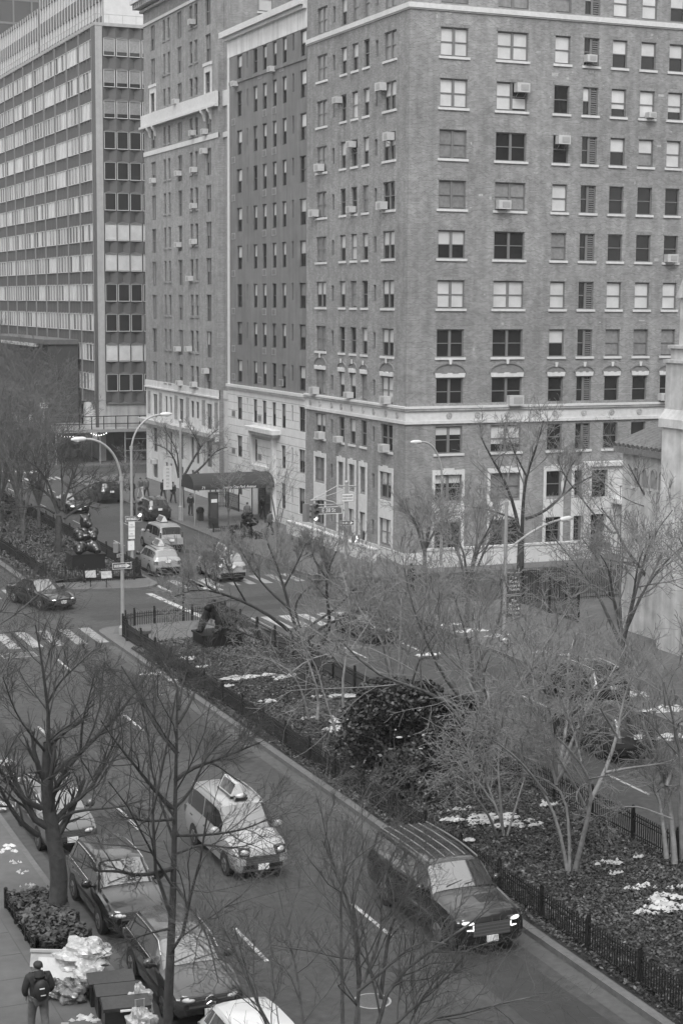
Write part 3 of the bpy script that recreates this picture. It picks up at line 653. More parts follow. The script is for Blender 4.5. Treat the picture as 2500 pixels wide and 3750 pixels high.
def s3(o,w,h): m=MB(); m.box(-.28,-.002,-.06,.05,-.15,h+.5,WHITE); m.box(w+.002,w+.28,-.06,.05,-.15,h+.5,WHITE); m.box(-.002,w+.002,-.06,.05,h,h+.5,WHITE); m.box(-.4,w+.4,-.14,.05,h+.502,h+.75,WHITE); inst(m.mesh('stone_surround'),'stone_surround',(0,0,0),0,o)
r7=random.Random(21)
for r,c,a,b,z0,z1,k in sp:
    t=r7.random(); s=sh_half('S',g_) if t<.4 else ([(0,.06,.95,g_)] if t<.6 else ([(0,.5,.95,SHADEW)] if t<.68 else None))
    window(b3,'x',XW,a,b,z0,z1,'D' if k=='N' else 'S',s,sill=False if (k=='N' or r>10) else BRICK2,extra=s3 if (r==2 and c in (0,6)) else None)
# ------------------------------------------------------------------ office tower with folded spandrels
YG=169.1
bG=thing('office_building','mid-century office block with folded dark spandrels and ribbon windows in white frames','building',(XW,YG,0))
FZ=[(13.4+3.05*i-6.1,15.15+3.05*i-6.1) for i in range(12)]     # 7.3 .. 42.6
holes=[]; specs=[]
Sg=[(45.35+1.33*i,46.55+1.33*i) for i in range(8)]; Wg=[(170.3+1.318*i,171.5+1.318*i+(-.03)) for i in range(48)]
for za,zb in FZ:
    for a,b in Sg: specs.append(('y',a,b,za,zb))
    for a,b in Wg: specs.append(('x',a,b,za,zb))
mb=MB(); pr=.0
# floor-by-floor: window strips are open, spandrels are folded panels
def fold(mb,P,a,b,z0,z1,dp,mat):
    m_=(a+b)/2; v=[P(a,z0,0),P(b,z0,0),P(b,z1,0),P(a,z1,0),P(m_,z0+.22,dp),P(m_,z1-.22,dp)]
    mb.add(v,[(0,4,5,3),(4,1,2,5),(3,5,2),(0,1,4)],mat)
PS=lambda u,z,d:(u,YG+d,z); PW=lambda u,z,d:(XW+d,u,z)
zs=[FZ[0][0]-1.3]+[z for f in FZ for z in f]+[43.75]
for i in range(0,len(zs),2):
    mb=MB()
    for a,b in Sg: fold(mb,PS,a-.065,b+.065,zs[i],zs[i+1],.38,SPAN)
    mb.build('spandrel',bG); mb=MB()
    for a,b in Wg: fold(mb,PW,a-.06,b+.06,zs[i],zs[i+1],.3,SPAN)
    mb.build('spandrel',bG)
mb=MB(); mb.box(XW,XW+.72,YG-.06,YG+.4,3.2,43.9,CONCT); mb.box(XW-.06,XW-.0005,YG+.0,YG+1.1,3.2,43.9,SPAN); mb.box(55.9,56.6,YG-.06,YG+.4,3.2,43.9,CONCT); mb.build('corner_pier',bG)
mb=MB(); mb.quad((XW+.4,YG+.4,43.7),(75,YG+.4,43.7),(75,235,43.7),(XW+.4,235,43.7),CONCT); mb.box(XW-.1,57,YG-.1,YG-.062,43.75,44.05,CONCT); mb.box(XW-.1,XW-.062,YG,234,43.75,44.05,CONCT); mb.quad((75,YG,0),(75,235,0),(75,235,43.7),(75,YG,43.7),SPAN); mb.box(56.62,75,YG,YG+.3,0,43.7,SPAN); mb.quad((XW+.35,234,0),(75,234,0),(75,234,43.7),(XW+.35,234,43.7),SPAN); mb.build('roof',bG)
mb=MB()
for i in range(0,49,4): y=170.24+1.318*i; mb.box(XW-.13,XW+.02,y-.03,y+.03,6.0,43.74,M('tower_mullion',.20,.5))
mb.build('mullions',bG)
bulkG=MB(); rg_=random.Random(4); cnt=0
rowc='dFddFFdddggg'
for pl,a,b,za,zb in specs:
    ri=[f[0] for f in FZ].index(za); near=(pl=='y' and a<50) or (pl=='x' and a<176 and True)
    c=rowc[ri]
    if pl=='y': s=[(0,.06,.95,SHADEW)] if c=='F' else ([(0,.25,.95,SHADEG)] if c=='g' else None)
    else: s=[(0,.05,.95,SHADEW if rg_.random()<.38 else SHADEG)] if rg_.random()<(.8) else None
    window(bG,pl,YG-.06 if pl=='y' else XW-.1,a,b,za,zb,'G',s,fm=FRAMEL,sill=False,glass=GLASS2,bulk=None if near else bulkG)
kind(bulkG.build('windows',bG),'stuff')
# upper set-back storeys
mb=MB(); U0,UX=172.0,46.2
PPN=M('penthouse_panel',.50,.7,.08,1.5)
for ua,ub,ut in ((U0,201.0,57.0),(201.0,232,50.4)):
    mb=MB(); n_=int((ub-ua-.6)/1.318); wall_with_holes(mb,'x',UX,ua,ub,43.7,ut,[(ua+.4+1.318*i,ua+1.6+1.318*i,z,z+1.6) for i in range(n_) for z in ((45.3,48.4,51.5,54.6) if ut>52 else (45.3,48.3))],SPAN,.15); mb.quad((UX,ua,43.7),(70,ua,43.7),(70,ua,ut),(UX,ua,ut),PPN); mb.quad((UX,ub,43.7),(70,ub,43.7),(70,ub,ut),(UX,ub,ut),PPN); mb.quad((UX,ua,ut),(70,ua,ut),(70,ub,ut),(UX,ub,ut),CONCT); mb.quad((UX+.14,ua+.2,43.7),(UX+.14,ub-.1,43.7),(UX+.14,ub-.1,ut),(UX+.14,ua+.2,ut),SHADEW); mb.build('upper_storey_block',bG)
mb=MB()
for i in range(46): y=U0+.3+1.318*i; mb.box(UX-.08,UX+.1,y-.03,y+.03,43.7,56.9 if y<201 else 50.3,FRAMEL)
mb.build('upper_mullions',bG)
mb=MB(); mb.tube([(XW+.1,YG+.1,44.9),(XW+.1,233,44.9)],.025,STEEL,5); mb.tube([(XW+.1,YG+.1,44.9),(56,YG+.1,44.9)],.025,STEEL,5)
for y in np.arange(YG+.1,232,1.4): mb.tube([(XW+.1,y,43.7),(XW+.1,y,44.9)],.02,STEEL,4)
for x in np.arange(XW+.1,56,1.4): mb.tube([(x,YG+.1,43.7),(x,YG+.1,44.9)],.02,STEEL,4)
mb.build('roof_railing',bG)
# ground storey: pale wall, slanted white piers, glazed bays
mb=MB(); mb.quad((XW+.5,YG+.5,0),(75,YG+.5,0),(75,YG+.5,6.1),(XW+.5,YG+.5,6.1),DARK); mb.box(XW+.4,56,YG+.2,YG+.45,3.1,6.05,SOFT); mb.quad((XW+.5,YG+.5,0),(XW+.5,234,0),(XW+.5,234,6.05),(XW+.5,YG+.5,6.05),SOFT)
mb.box(XW+.02,XW+.72,YG+.0,YG+.7,0,3.2,CONCT); mb.build('ground_storey',bG)
fn=lambda u,z,d:(d,u,z)
for y0,y1 in ((171.8,173.6),(180.5,184.5),(192,195)):
    mb=MB(); mb.extr([(y0,2.2),(y1,2.2),(y1-.6,6.0),(y0+.5,6.0)],fn,XW-.55,XW+.49,WHITE); mb.build('white_pier',bG)
for y0,y1 in ((175.2,178.0),(186,189.2)):
    mb=MB(); mb.box(XW+.38,XW+.49,y0,y1,3.0,5.7,GLASS)
    for t in (0,.5,1): y=y0+(y1-y0)*t; mb.box(XW+.3,XW+.40,y-.08,y+.08,2.95,5.75,WHITE)
    for z in (2.95,4.4,5.7): mb.box(XW+.32,XW+.395,y0+.08,y1-.08,z-.07,z+.07,WHITE)
    mb.build('shop_window',bG)
# ------------------------------------------------------------------ annex with a dark flat roof, left; dark tower far behind
p=OX(175,1243,XW-3.5); q=OX(175,1500,XW-3.5)
bB=thing('annex_building','low dark flat-roofed building behind the bare trees at the left edge','building',(XW-3.5,p.y,0))
mb=MB(); mb.box(XW-3.5,XW-.3,p.y,p.y+32,0,p.z-.5,M('annex_wall',.045,.8,.2,2)); mb.build('wall',bB)
mb=MB(); mb.box(XW-3.9,XW-.25,p.y-.2,p.y+32.3,p.z-.5,p.z,M('annex_roof',.10,.8,.2,2)); mb.build('roof',bB)
mb=MB(); mb.box(XW-3.95,XW-3.55,p.y+4,p.y+22,p.z-.85,p.z-.5,WHITE); mb.build('light_fascia',bB)
bT=thing('glass_tower','dark glass tower with a gridded curtain wall rising behind the office block','building',(58,300,0))
mb=MB(); mb.box(58,95,300,340,0,110,M('tower_dark_glass',.035,.12,spec=.6)); mb.build('curtain_wall',bT)
mb=MB()
for z in np.arange(4,110,4.0): mb.box(57.85,58-.001,300,340,z,z+.35,M('tower_grid',.13,.6)); mb.box(58,95,299.85,299.999,z,z+.35,M('tower_grid',.13,.6))
for y in np.arange(300,340,1.6): mb.box(57.8,57.849,y,y+.25,0,110,M('tower_grid',.13,.6))
for x in np.arange(58,95,3.2): mb.box(x,x+.3,299.8,299.849,0,110,M('tower_grid',.13,.6))
mb.build('mullion_grid',bT)
# ------------------------------------------------------------------ church at the right edge
XCH=46.0
CHST=M('church_stone',.44,.85,.24,1.6,streak=.32,bump=.4,bsc=8)
c0=thing('church','pale stone church with a stepped gabled buttress and low tiled porch at the right edge','church',(XCH,66,0))
pA=OX(2280,1700,XCH); pB=OX(2420,1700,XCH)
y1,y0=pA.y,pB.y; eave=OX(2280,1655,XCH).z
mb=MB(); mb.box(XCH,XCH+14,y0-1.5,y1,0,eave,CHST); mb.build('porch_wall',c0)
mb=MB(); mb.box(XCH-.35,XCH+14,y0-1.5,y1+.35,eave,eave+.28,M('eave_moulding',.16,.8,.2,5)); mb.build('eaves',c0)
TILE=M('clay_tile',.13,.8,.3,6)
mb=MB(); n=12
for i in range(14):
    ya=y1+.3-i*.42; mb.tube([(XCH-.3,ya,eave+.36),(XCH+5,ya-.0,eave+2.2)],.16,TILE,7)
mb.quad((XCH-.3,y1+.35,eave+.29),(XCH-.3,y0-1.5,eave+.29),(XCH+5,y0-1.5,eave+2.1),(XCH+5,y1+.35,eave+2.1),TILE); mb.add([(XCH-.3,y1+.36,eave+.285),(XCH+5,y1+.36,eave+.285),(XCH+5,y1+.36,eave+2.1)],[(0,1,2)],TILE); mb.build('tiled_roof',c0)
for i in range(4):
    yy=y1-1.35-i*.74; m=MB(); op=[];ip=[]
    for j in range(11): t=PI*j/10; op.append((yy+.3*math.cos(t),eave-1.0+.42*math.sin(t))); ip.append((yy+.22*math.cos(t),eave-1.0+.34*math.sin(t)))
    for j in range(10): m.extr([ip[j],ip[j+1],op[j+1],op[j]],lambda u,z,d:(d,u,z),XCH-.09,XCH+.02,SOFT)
    m.extr(ip,lambda u,z,d:(d,u,z),XCH-.03,XCH-.005,M('arch_shade_infill',.26,.85,.2,3)); m.box(XCH-.028,XCH-.004,yy-.22,yy+.2,eave-1.55,eave-1.0,M('arch_shade_infill',.26,.85,.2,3)); m.box(XCH-.1,XCH+.0,yy+.2,yy+.34,eave-1.55,eave-1.0,SOFT); m.box(XCH-.14,XCH-.0,yy+.19,yy+.36,eave-1.7,eave-1.555,STONE); m.build('blind_arch',c0)  # flat infill coloured darker to stand in for the shade of a recess
XP=44.9
def zb(py,px=2440): return OX(px,py,XP).z
def yb(px,py): return OX(px,py,XP).y
mb=MB()
L_=[(2423,1530,0),(2428,1305,1535),(2440,1255,1300),(2462,1065,1250)]
zt=[zb(1525),zb(1315),zb(1262),zb(1070)]; ye=[yb(2423,1600),yb(2428,1400),yb(2440,1280),yb(2465,1150)]; z_=0
for i in range(4):
    mb.box(XP+.12*i,XP+3,58,ye[i],z_,zt[i],CHST); z_=zt[i]
mb.build('buttress',c0)
mb=MB(); mb.box(XP-.12,XP+3,58,ye[0]+.15,zt[0]-.5,zt[0]-.1,CHST); mb.add([(XP-.12,58,zt[0]-.1),(XP-.12,ye[0]+.15,zt[0]-.1),(XP+3,ye[0]+.15,zt[0]-.1),(XP+.12,58,zt[0]+.35),(XP+.12,ye[1],zt[0]+.35),(XP+3,ye[1],zt[0]+.35)],[(0,1,4,3),(1,2,5,4)],CHST)
for i in (1,2): mb.box(XP+.1*i-.08,XP+3,58,ye[i]+.1,zt[i]-.16,zt[i]-.02,CHST)
mb.build('weathering_courses',c0)
mb=MB(); g0,g1=58,ye[3]+.25; gm_=(2*ye[3]-2.1)/2
mb.extr([(ye[3]+.25,zt[3]-.25),(ye[3]-.65,zt[3]+1.15),(ye[3]-1.55,zt[3]-.25)],lambda u,z,d:(d,u,z),XP+.25,XP+3,CHST); mb.build('gable',c0)
# low pale area walls in front of the brick house
t=thing('area_wall','low pale stone area wall along the pavement in front of the brick corner house','wall',(43.0,96,0.15))
mb=MB(); mb.box(42.9,43.2,96.5,111.5,.15,1.0,STONE); mb.build('wall',t); mb=MB(); mb.box(42.85,43.25,96.45,111.55,1.0,1.1,WHITE); mb.build('coping',t)
t=thing('area_wall','low pale stone wall along the side street below the brick house','wall',(45,93.5,0.15))
mb=MB(); mb.box(45,57,93.4,93.65,.15,1.25,STONE); mb.build('wall',t); mb=MB(); mb.box(44.95,57.05,93.35,93.7,1.25,1.36,WHITE); mb.build('coping',t)
t=thing('area_wall','stepped grey stone wall beside the entrance of the brick house','wall',(59.6,92.6,0.15))
mb=MB(); mb.extr([(58.8,.15),(64,.15),(64,1.7),(58.8,2.3)],lambda u,z,d:(u,d,z),92.5,92.8,SOFT); mb.build('wall',t); mb=MB(); mb.extr([(58.75,2.3),(64.05,1.7),(64.05,1.9),(58.75,2.5)],lambda u,z,d:(u,d,z),92.42,92.88,M('dark_coping',.13,.8,.2,6)); mb.build('coping',t)
# ------------------------------------------------------------------ unseen street walls, added to shade the avenue and darken reflections
def unseen_street_wall(label,plane,c,u0,u1,other,h,mat):
    t=thing('apartment_building',label,'building',(c,u0,0)); m=MB(); H_=[(a,a+1.3,z,z+1.8) for a in np.arange(u0+1.5,u1-2,3.4) for z in np.arange(1.4,h-3,3.2)]
    wall_with_holes(m,'x',c,u0,u1,0,h,[tuple(float(q) for q in h_) for h_ in H_],mat,(.2 if other>c else -.2)); a,b=min(c,other),max(c,other)
    m.quad((a,u0,0),(b,u0,0),(b,u0,h),(a,u0,h),mat); m.quad((a,u1,0),(b,u1,0),(b,u1,h),(a,u1,h),mat); m.quad((a,u0,h),(b,u0,h),(b,u1,h),(a,u1,h),ASPH); m.quad((other,u0,0),(other,u1,0),(other,u1,h),(other,u0,h),mat); m.build('wall',t)
    m=MB(); d=c+(.2 if other>c else -.2); m.quad((d,u0+.1,.1),(d,u1-.1,.1),(d,u1-.1,h-.1),(d,u0+.1,h-.1),GLASS); kind(m.build('windows',t),'stuff')
    m=MB(); s=-.4 if other>c else .4; m.box(min(c,c+s),max(c,c+s)-.001 if s<0 else max(c,c+s),u0,u1,h-.8,h,WHITE); m.build('cornice',t)
unseen_street_wall('unseen brick apartment block added for shading across the avenue, outside the left edge','x',3.4,96,152,-30,24,BRICK2)  # this block and the next kept low so the east fronts stay bright
unseen_street_wall('unseen pale apartment block added for shading across the avenue, north of the cross street','x',3.4,168,260,-30,30,STUC)
unseen_street_wall('unseen brick apartment block added for shading across the avenue behind the viewer','x',3.4,-70,-3,-30,44,BRICK)
unseen_street_wall('unseen tall brick block added for shading south of the church, outside the right edge','x',44.6,-70,54,80,46,BRICK)
# ------------------------------------------------------------------ window air conditioners: each its own thing
def ac_mesh():
    m=MB(); m.box(-.33,.33,-.42,.05,-.21,.21,ACW); m.box(-.34,.34,-.44,-.421,-.22,.22,ACW); g=MB(); g.box(-.14,.27,-.452,-.4405,-.14,.14,M('ac_grille',.24,.6))
    for i in range(6): g.box(-.13,.26,-.458,-.4525,-.12+i*.045,-.10+i*.045,ACW)
    b=MB(); b.tube([(0,-.3,-.22),(0,.05,-.42)],.014,STEEL,4)
    return m.mesh('casing'),g.mesh('grille'),b.mesh('bracket')
ACM=ac_mesh()
def ac(p,rz,sc,label,grp='window air conditioners'):
    t=thing('air_conditioner',label,'air conditioner',p,rz,grp); t.scale=(sc,1,sc)
    inst(ACM[0],'casing',(0,0,0),0,t); inst(ACM[1],'grille',(0,0,0),0,t); inst(ACM[2],'bracket',(-.22,0,0),0,t); inst(ACM[2],'bracket',(.2,0,0),0,t)
COLW=['far double','narrow slit','first single','middle single','third single','narrow slit','corner double']
for x,y,col,row in ((1244,366,'first single',2),(1404,317,'corner double',2),(1432,499,'corner double',3),(1294,528,'middle single',3),(1177,613,'far double',3),(1157,780,'far double',4),(1294,766,'middle single',4),(1407,752,'corner double',4),(1159,1429,'far double',8),(1285,1446,'middle single',8),(1420,1464,'corner double',8),(1180,1593,'far double',9),(1247,1608,'first single',9),(1415,1640,'corner double',9)):
    ac(OX(x,y,XW),-PI/2,1.15 if 'double' in col else .95,f"white air conditioner in the {col} window, {ORD[row-1]} row, brick avenue front")
for x,y,col,row,sc in ((1905,321,'second double',2,1.3),(2155,214,'louvred narrow',1,1.05),(2055,512,'third',3,1.25),(1837,749,'second double',4,1.25),(2376,421,'sixth',2,.8),(2450,945,'seventh',5,1.2),(1880,1465,'second double',8,1.5),(2425,1452,'seventh',8,1.1)):
    ac(OY(x,y,YC),0,sc,f"white air conditioner in the {col} window, {ORD[row-1]} row, brick side-street front")
for x,y,col,row in ((710,79,'paired right',1),(651,371,'middle',3),(712,486,'paired right',4),(756,481,'near wide',4),(754,552,'near wide',5),(659,634,'middle',5),(567,660,'far wide',5),(716,621,'lower paired right',5),(716,753,'paired right',6),(659,895,'middle',7),(715,884,'paired right',7),(701,1019,'left paired right',8),(657,1277,'middle',10),(697,1277,'paired right',10),(664,1402,'middle',11),(717,1407,'paired right',11),(760,1358,'near wide',11),(570,1690,'far wide',13)):
    ac(OX(x,y,XW),-PI/2,1.0,f"small white air conditioner, {col} window, {ORD[row-1]} row of the tan brick house")
ac(OX(867,306,XW),-PI/2,.9,'small pale air conditioner at the top left of the grey rendered house'); ac(OX(1003,252,XW),-PI/2,.9,'small dark-faced air conditioner under the white frieze of the grey rendered house')
# ================================================================== iron fences
def fence(name,label,pts,z0,h,sp=.115,post=2.4,mat=IRON,finial=True,grp=None):
    """picket fence along a polyline of (x,y) points"""
    t=thing(name,label,'fence',(pts[0][0],pts[0][1],z0),0,grp); rail=MB(); pk=MB(); L=0; last=-9; seg=[]
    for (ax,ay),(bx,by) in zip(pts[:-1],pts[1:]):
        d=math.hypot(bx-ax,by-ay); a=math.atan2(by-ay,bx-ax)
        for zz in (z0+.12,z0+h-.1,z0+h-.24): rail.obox(((ax+bx)/2,(ay+by)/2,zz),d,.035,.03,a,mat)
        n=max(1,int(d/sp))
        for i in range(n):
            f=(i+.5)/n; pk.obox((ax+(bx-ax)*f,ay+(by-ay)*f,z0+h/2),.022,.022,h,a,mat)
        m=max(1,round(d/post))
        for i in range(m+(1 if (bx,by)==pts[-1] else 0)):
            f=i/m; x,y=ax+(bx-ax)*f,ay+(by-ay)*f; p=MB(); p.box(x-.045,x+.045,y-.045,y+.045,z0-.05,z0+h+.12,mat); p.ball((x,y,z0+h+.17),.06,mat,6,4); p.build('post',t)
    rail.build('rails',t); kind(pk.build('pickets',t),'stuff'); return t
FH=.8
fence('median_fence','black iron picket fence along the near carriageway side of the front median',[(21.85,26),(21.85,78.2)],.22,FH)
fence('median_fence','black iron picket fence along the far carriageway side of the front median',[(27.75,26),(27.75,76)],.34,FH)
fence('plaza_railing','curved black iron railing round the nose of the front median beside the gorilla statue',[(21.85,78.3),(21.95,79.3),(22.3,80.1),(22.9,80.6),(24.0,80.8),(26.0,80.85),(27.75,80.85),(27.75,76.1)],.18,.92)
fence('median_fence','black iron picket fence on the left side of the far median behind the turning sedan',[(22.2,97.4),(22.2,150)],.25,FH)
fence('median_fence','black iron picket fence on the right side of the far median behind the bear statue',[(27.85,97.2),(27.85,150)],.25,FH)
fence('median_fence','black iron picket fence across the far median nose in front of the bear',[(22.3,97.3),(23.2,96.2),(24.2,95.7),(27.2,95.7),(27.75,96.3),(27.85,97.1)],.17,.85)
fence('area_railing','short black railing by the pale wall under the awning',[(43.9,124.5),(43.9,127.6),(42.6,127.6)],.15,1.3,post=3)
fence('tree_pit_railing','low iron railing round the planted tree pit by the kiosk',[(38.2,109.5),(40.3,109.5),(40.3,113.8),(38.2,113.8)],.15,.45,post=2)
fence('garden_fence','tall dark iron fence in front of the church garden',[(44.8,74.5),(44.8,80.5),(56,80.5)],.15,1.9,post=3)
def plaque(p,label):
    t=thing('info_plaque',label,'sign',p); m=MB(); m.obox((0,0,.75),.62,.03,.42,0,M('plaque_face',.34,.5,.3,8),rx=-.35); m.build('panel',t,world=False); m=MB(); m.box(-.02,.02,.0,.04,0,.7,IRON); m.build('post',t,world=False)
plaque(G(332,2150,.16),'left of two small pale information plaques on the railing below the bear statue'); plaque(G(390,2152,.16),'right of two small pale information plaques on the railing below the bear statue')
p=G(536,2380,.15); m=MB(); m.tube([(p.x,p.y,.4),(p.x,p.y,.95)],.12,DARK,8); m.tube([(p.x,p.y,.95),(p.x,p.y,1.08)],.24,DARK,10); tag(m.build('standpipe'),'small dark mushroom-capped standpipe inside the plaza railing','standpipe')
# ================================================================== statues
def pedestal(t,sx,sy,z0,h,mat=GRANITE):
    m=MB(); m.box(-sx/2,sx/2,-sy/2,sy/2,z0,z0+h,mat); m.box(-sx/2-.06,sx/2+.06,-sy/2-.06,sy/2+.06,z0+h,z0+h+.09,mat); m.build('pedestal',t,world=False)
p=G(262,2115); t=thing('bear_statue','dark bronze seated bear statue with rounded limbs on a black block behind the railing','statue',(25.1,98.9,.2))
pedestal(t,2.0,1.5,0,1.15); H0=1.24
B=[((0,.05,H0+.70),(.48,.42,.60)),((0,.02,H0+1.30),(.40,.36,.40)),((.02,-.02,H0+1.86),(.36,.38,.42)),((.2,-.34,H0+1.74),(.17,.22,.17)),((-.22,.03,H0+2.24),(.11,.08,.13)),((.26,.03,H0+2.27),(.11,.08,.15)),((-.30,-.25,H0+.45),(.43,.42,.43)),((.34,-.25,H0+.45),(.43,.42,.43)),((-.36,-.12,H0+1.15),(.36,.36,.34)),((.38,-.12,H0+1.15),(.36,.36,.34)),((0,-.35,H0+1.05),(.3,.24,.2)),
   ((-.48,-.32,H0+.36),(.36,.46,.36)),((.48,-.32,H0+.36),(.36,.46,.36)),((-.55,-.62,H0+.2),(.26,.3,.24)),((.55,-.62,H0+.2),(.26,.3,.24)),((-.52,-.12,H0+1.25),(.28,.30,.3)),((.52,-.12,H0+1.25),(.28,.30,.3)),((-.42,-.42,H0+.98),(.22,.26,.2)),((.42,-.42,H0+.98),(.22,.26,.2))]
b=blob('bear',B,.05,BRONZE,t,1)
p=G(785,2390); t=thing('gorilla_statue','black gorilla statue leaning forward on its knuckles on a square black block','statue',(25.2,74.5,.25))
pedestal(t,1.95,1.55,0,.74,M('black_plinth',.006,.5,spec=.25)); H0=0.0
B=chain((0,-.12,.98),(0,.62,.66),.43,.40,7)+[((0,-.05,1.12),(.46,.34,.34)),((0,-.42,1.26),(.26,.28,.29)),((0,-.36,1.46),(.16,.22,.15)),((0,-.62,1.36),(.19,.10,.08)),((0,-.66,1.2),(.18,.15,.15))]
for s in (-1,1):
    q=-.18 if s<0 else .14
    B+=chain((s*.38,-.12,1.05),(s*.46,-.38+q*.5,.6),.27,.21,6)+chain((s*.46,-.38+q*.5,.6),(s*.42,-.58+q,.12),.21,.16,6)+[((s*.42,-.64+q,.1),(.17,.2,.11))]
    B+=chain((s*.26,.62,.6),(s*.40,.42,.36),.32,.25,5)+chain((s*.40,.42,.36),(s*.38,.66,.12),.22,.15,5)+[((s*.38,.5,.09),(.16,.28,.09))]
o=blob('gorilla',B,.035,M('black_bronze',.006,.55,spec=.2),t,1); o.location=(.05,0,.82); o.rotation_euler=(0,0,R(-68))
m=MB(); 
# ================================================================== lamps, signs, signals
def arm_lamp(name,label,base,ztop,arm,head_dir,r=.1,mat=STEEL,square=False):
    t=thing(name,label,'street lamp',base)
    m=MB(); m.tube([(base.x,base.y,base.z),(base.x,base.y,base.z+.35),(base.x,base.y,base.z+.45)],[.2,.2,.13],mat,10); m.build('base',t,30)
    m=MB(); m.tube([(base.x,base.y,base.z+.4),(base.x,base.y,ztop)],[r,r*.8],mat,10); m.tube([(base.x,base.y,ztop-.02),(base.x,base.y,ztop+.18)],r*1.1,mat,8); m.build('pole',t,40)
    m=MB(); m.tube(arm,[r*.6]*(len(arm)-1)+[r*.5],mat,8); m.build('arm',t,40)
    e=Vector(arm[-1]); d=Vector(head_dir).normalized(); m=MB(); 
    m.tube([e,e+d*.12,e+d*.5,e+d*.72],[.07,.12,.13,.05],M('lamp_head',.55,.4),10); m.build('lamp_head',t,40); m=MB(); m.ball(e+d*.42-Vector((0,0,.09)),(.13,.13,.07),LAMPOFF,8,5); m.build('lens',t,50)
    return t
def bez(a,b,c,d,n=10):
    a,b,c,d=map(Vector,(a,b,c,d)); return [a*(1-t)**3+b*3*t*(1-t)**2+c*3*t*t*(1-t)+d*t**3 for t in [i/n for i in range(n+1)]]
bx,by=22.1,79.87
LA=arm_lamp('street_lamp','tall curved street lamp on the front median tip carrying one-way signs',Vector((bx,by,.16)),7.8,bez((bx,by,7.8),(bx-.1,by,9.2),(bx-.9,by,9.85),(20.35,by,9.88)),(-1,0,-.02))
bx2,by2=28.05,99.1
LB=arm_lamp('street_lamp','curved street lamp on the far median beside the bear statue carrying parking signs',Vector((bx2,by2,.16)),7.6,bez((bx2,by2,7.6),(bx2+.1,by2,8.7),(bx2+.8,by2,9.6),(29.9,by2,9.66)),(1,0,.03))
q=OY(1618,1760,91.9); e=OY(1542,1618,91.9); LC=arm_lamp('street_lamp','curved street lamp on the side-street pavement before the brick house',Vector((q.x,91.9,.15)),q.z,bez(q,q+Vector((0,0,1.3)),e+Vector((.9,0,.05)),e),(-1,0,0))
q=Vector((38.3,70.5,0)); LD=arm_lamp('street_lamp','straight street lamp with an up-slanted arm and dark museum banners behind the median trees',Vector((38.3,70.5,.15)),7.0,bez((38.3,70.5,4.75),(39.2,70.5,5.4),(40.2,70.5,6.0),(41.25,70.5,6.15)),(1,0,.12))
def banner(pxs,lines,label):
    z1=OY(1860,pxs[0],70.5).z; z0=OY(1860,pxs[1],70.5).z
    t=thing('banner',label,'banner',(38.42,70.5,z0)); m=MB(); m.box(0,.75,-.012,.012,0,z1-z0,SIGND); m.build('cloth',t,world=False); m=MB(); m.tube([(-.1,0,z1-z0+.02),(.8,0,z1-z0+.02)],.02,STEEL,6); m.tube([(-.1,0,-.02),(.8,0,-.02)],.02,STEEL,6); m.build('bracket',t,world=False)
    for i,l in enumerate(lines): 
        o=text('lettering',l,.2,SIGNW,t,(.37,-.02,z1-z0-.22-.19*i),sx=.85)
banner((2100,2176),['The','Morgan','Library &','Museum'],'upper dark banner reading The Morgan Library & Museum on the slanted-arm lamp post')
banner((2185,2260),['The','Morgan','Library &','Museum'],'lower dark banner on the slanted-arm lamp post, half hidden by twigs')
def sign(name,label,c,w,h,txt,face=SIGNW,ink=SIGND,border=SIGND,rz=0.0,arrow=False,size=None,grp=None,bw=.03,lines=1):
    t=thing(name,label,'sign',c,rz,grp); m=MB(); m.box(-w/2,w/2,0,.012,-h/2,h/2,face); m.build('plate',t,world=False)
    if border: 
        m=MB(); 
        for a in ((-w/2,w/2,h/2-bw,h/2),(-w/2,w/2,-h/2,-h/2+bw),(-w/2,-w/2+bw,-h/2+bw,h/2-bw),(w/2-bw,w/2,-h/2+bw,h/2-bw)): m.box(a[0],a[1],-.006,-.0005,a[2],a[3],border)
        m.build('border',t,world=False)
    if arrow:
        m=MB(); fn=lambda u,z,d:(u,d,z); a=h*.28
        m.extr([(-w*.42,-a*.75),(w*.2,-a*.75),(w*.2,-a*1.35),(w*.44,0),(w*.2,a*1.35),(w*.2,a*.75),(-w*.42,a*.75)],fn,-.008,-.0015,SIGNW); m.build('arrow',t,world=False)
    tl=txt.split('\n')
    for i,l in enumerate(tl):
        s=size or h*.5; text('lettering',l,s,ink,t,(-w*.08 if arrow else 0,-.013,(len(tl)-1)*s*.62-i*s*1.24),sx=.9)
    return t
def oneway(label,px,py,Y,rz=0.0,sc=1.0): c=OY(px,py,Y); return sign('one_way_sign',label,c-Vector((0,.13,0)),.95*sc,.31*sc,'ONE WAY',SIGND,SIGND,SIGNW,rz,True,size=.15*sc,bw=.018)
oneway('larger black ONE WAY arrow sign on the front median tip lamp post',444,2071,79.87); oneway('small angled ONE WAY arrow sign above the larger one on the front median lamp post',438,2032,79.87,R(35),.55)
oneway('ONE WAY arrow sign on the lamp post beside the bear statue',487,1899,99.1,0,1.1)
E38=Vector((39.8,93.4,0)); oneway('ONE WAY arrow sign on the traffic signal post at the brick house corner',1268,1914,93.4,0,.95)
def parking(label,px,py,Y,h,txt): c=OY(px,py,Y); return sign('parking_sign',label,c-Vector((0,.13,0)),.42,h,txt,SIGNW,M('sign_ink_grey',.25,.5),M('sign_ink_grey',.25,.5),0,False,size=.11,bw=.012)
parking('upper tall white parking sign on the lamp post beside the bear statue',480,1925,99.1,.62,'NO\nSTANDING'); parking('middle white parking sign on the lamp post beside the bear statue',480,1958,99.1,.5,'NO\nPARKING'); parking('lowest white parking sign on the lamp post beside the bear statue',478,1997,99.1,.6,'P')
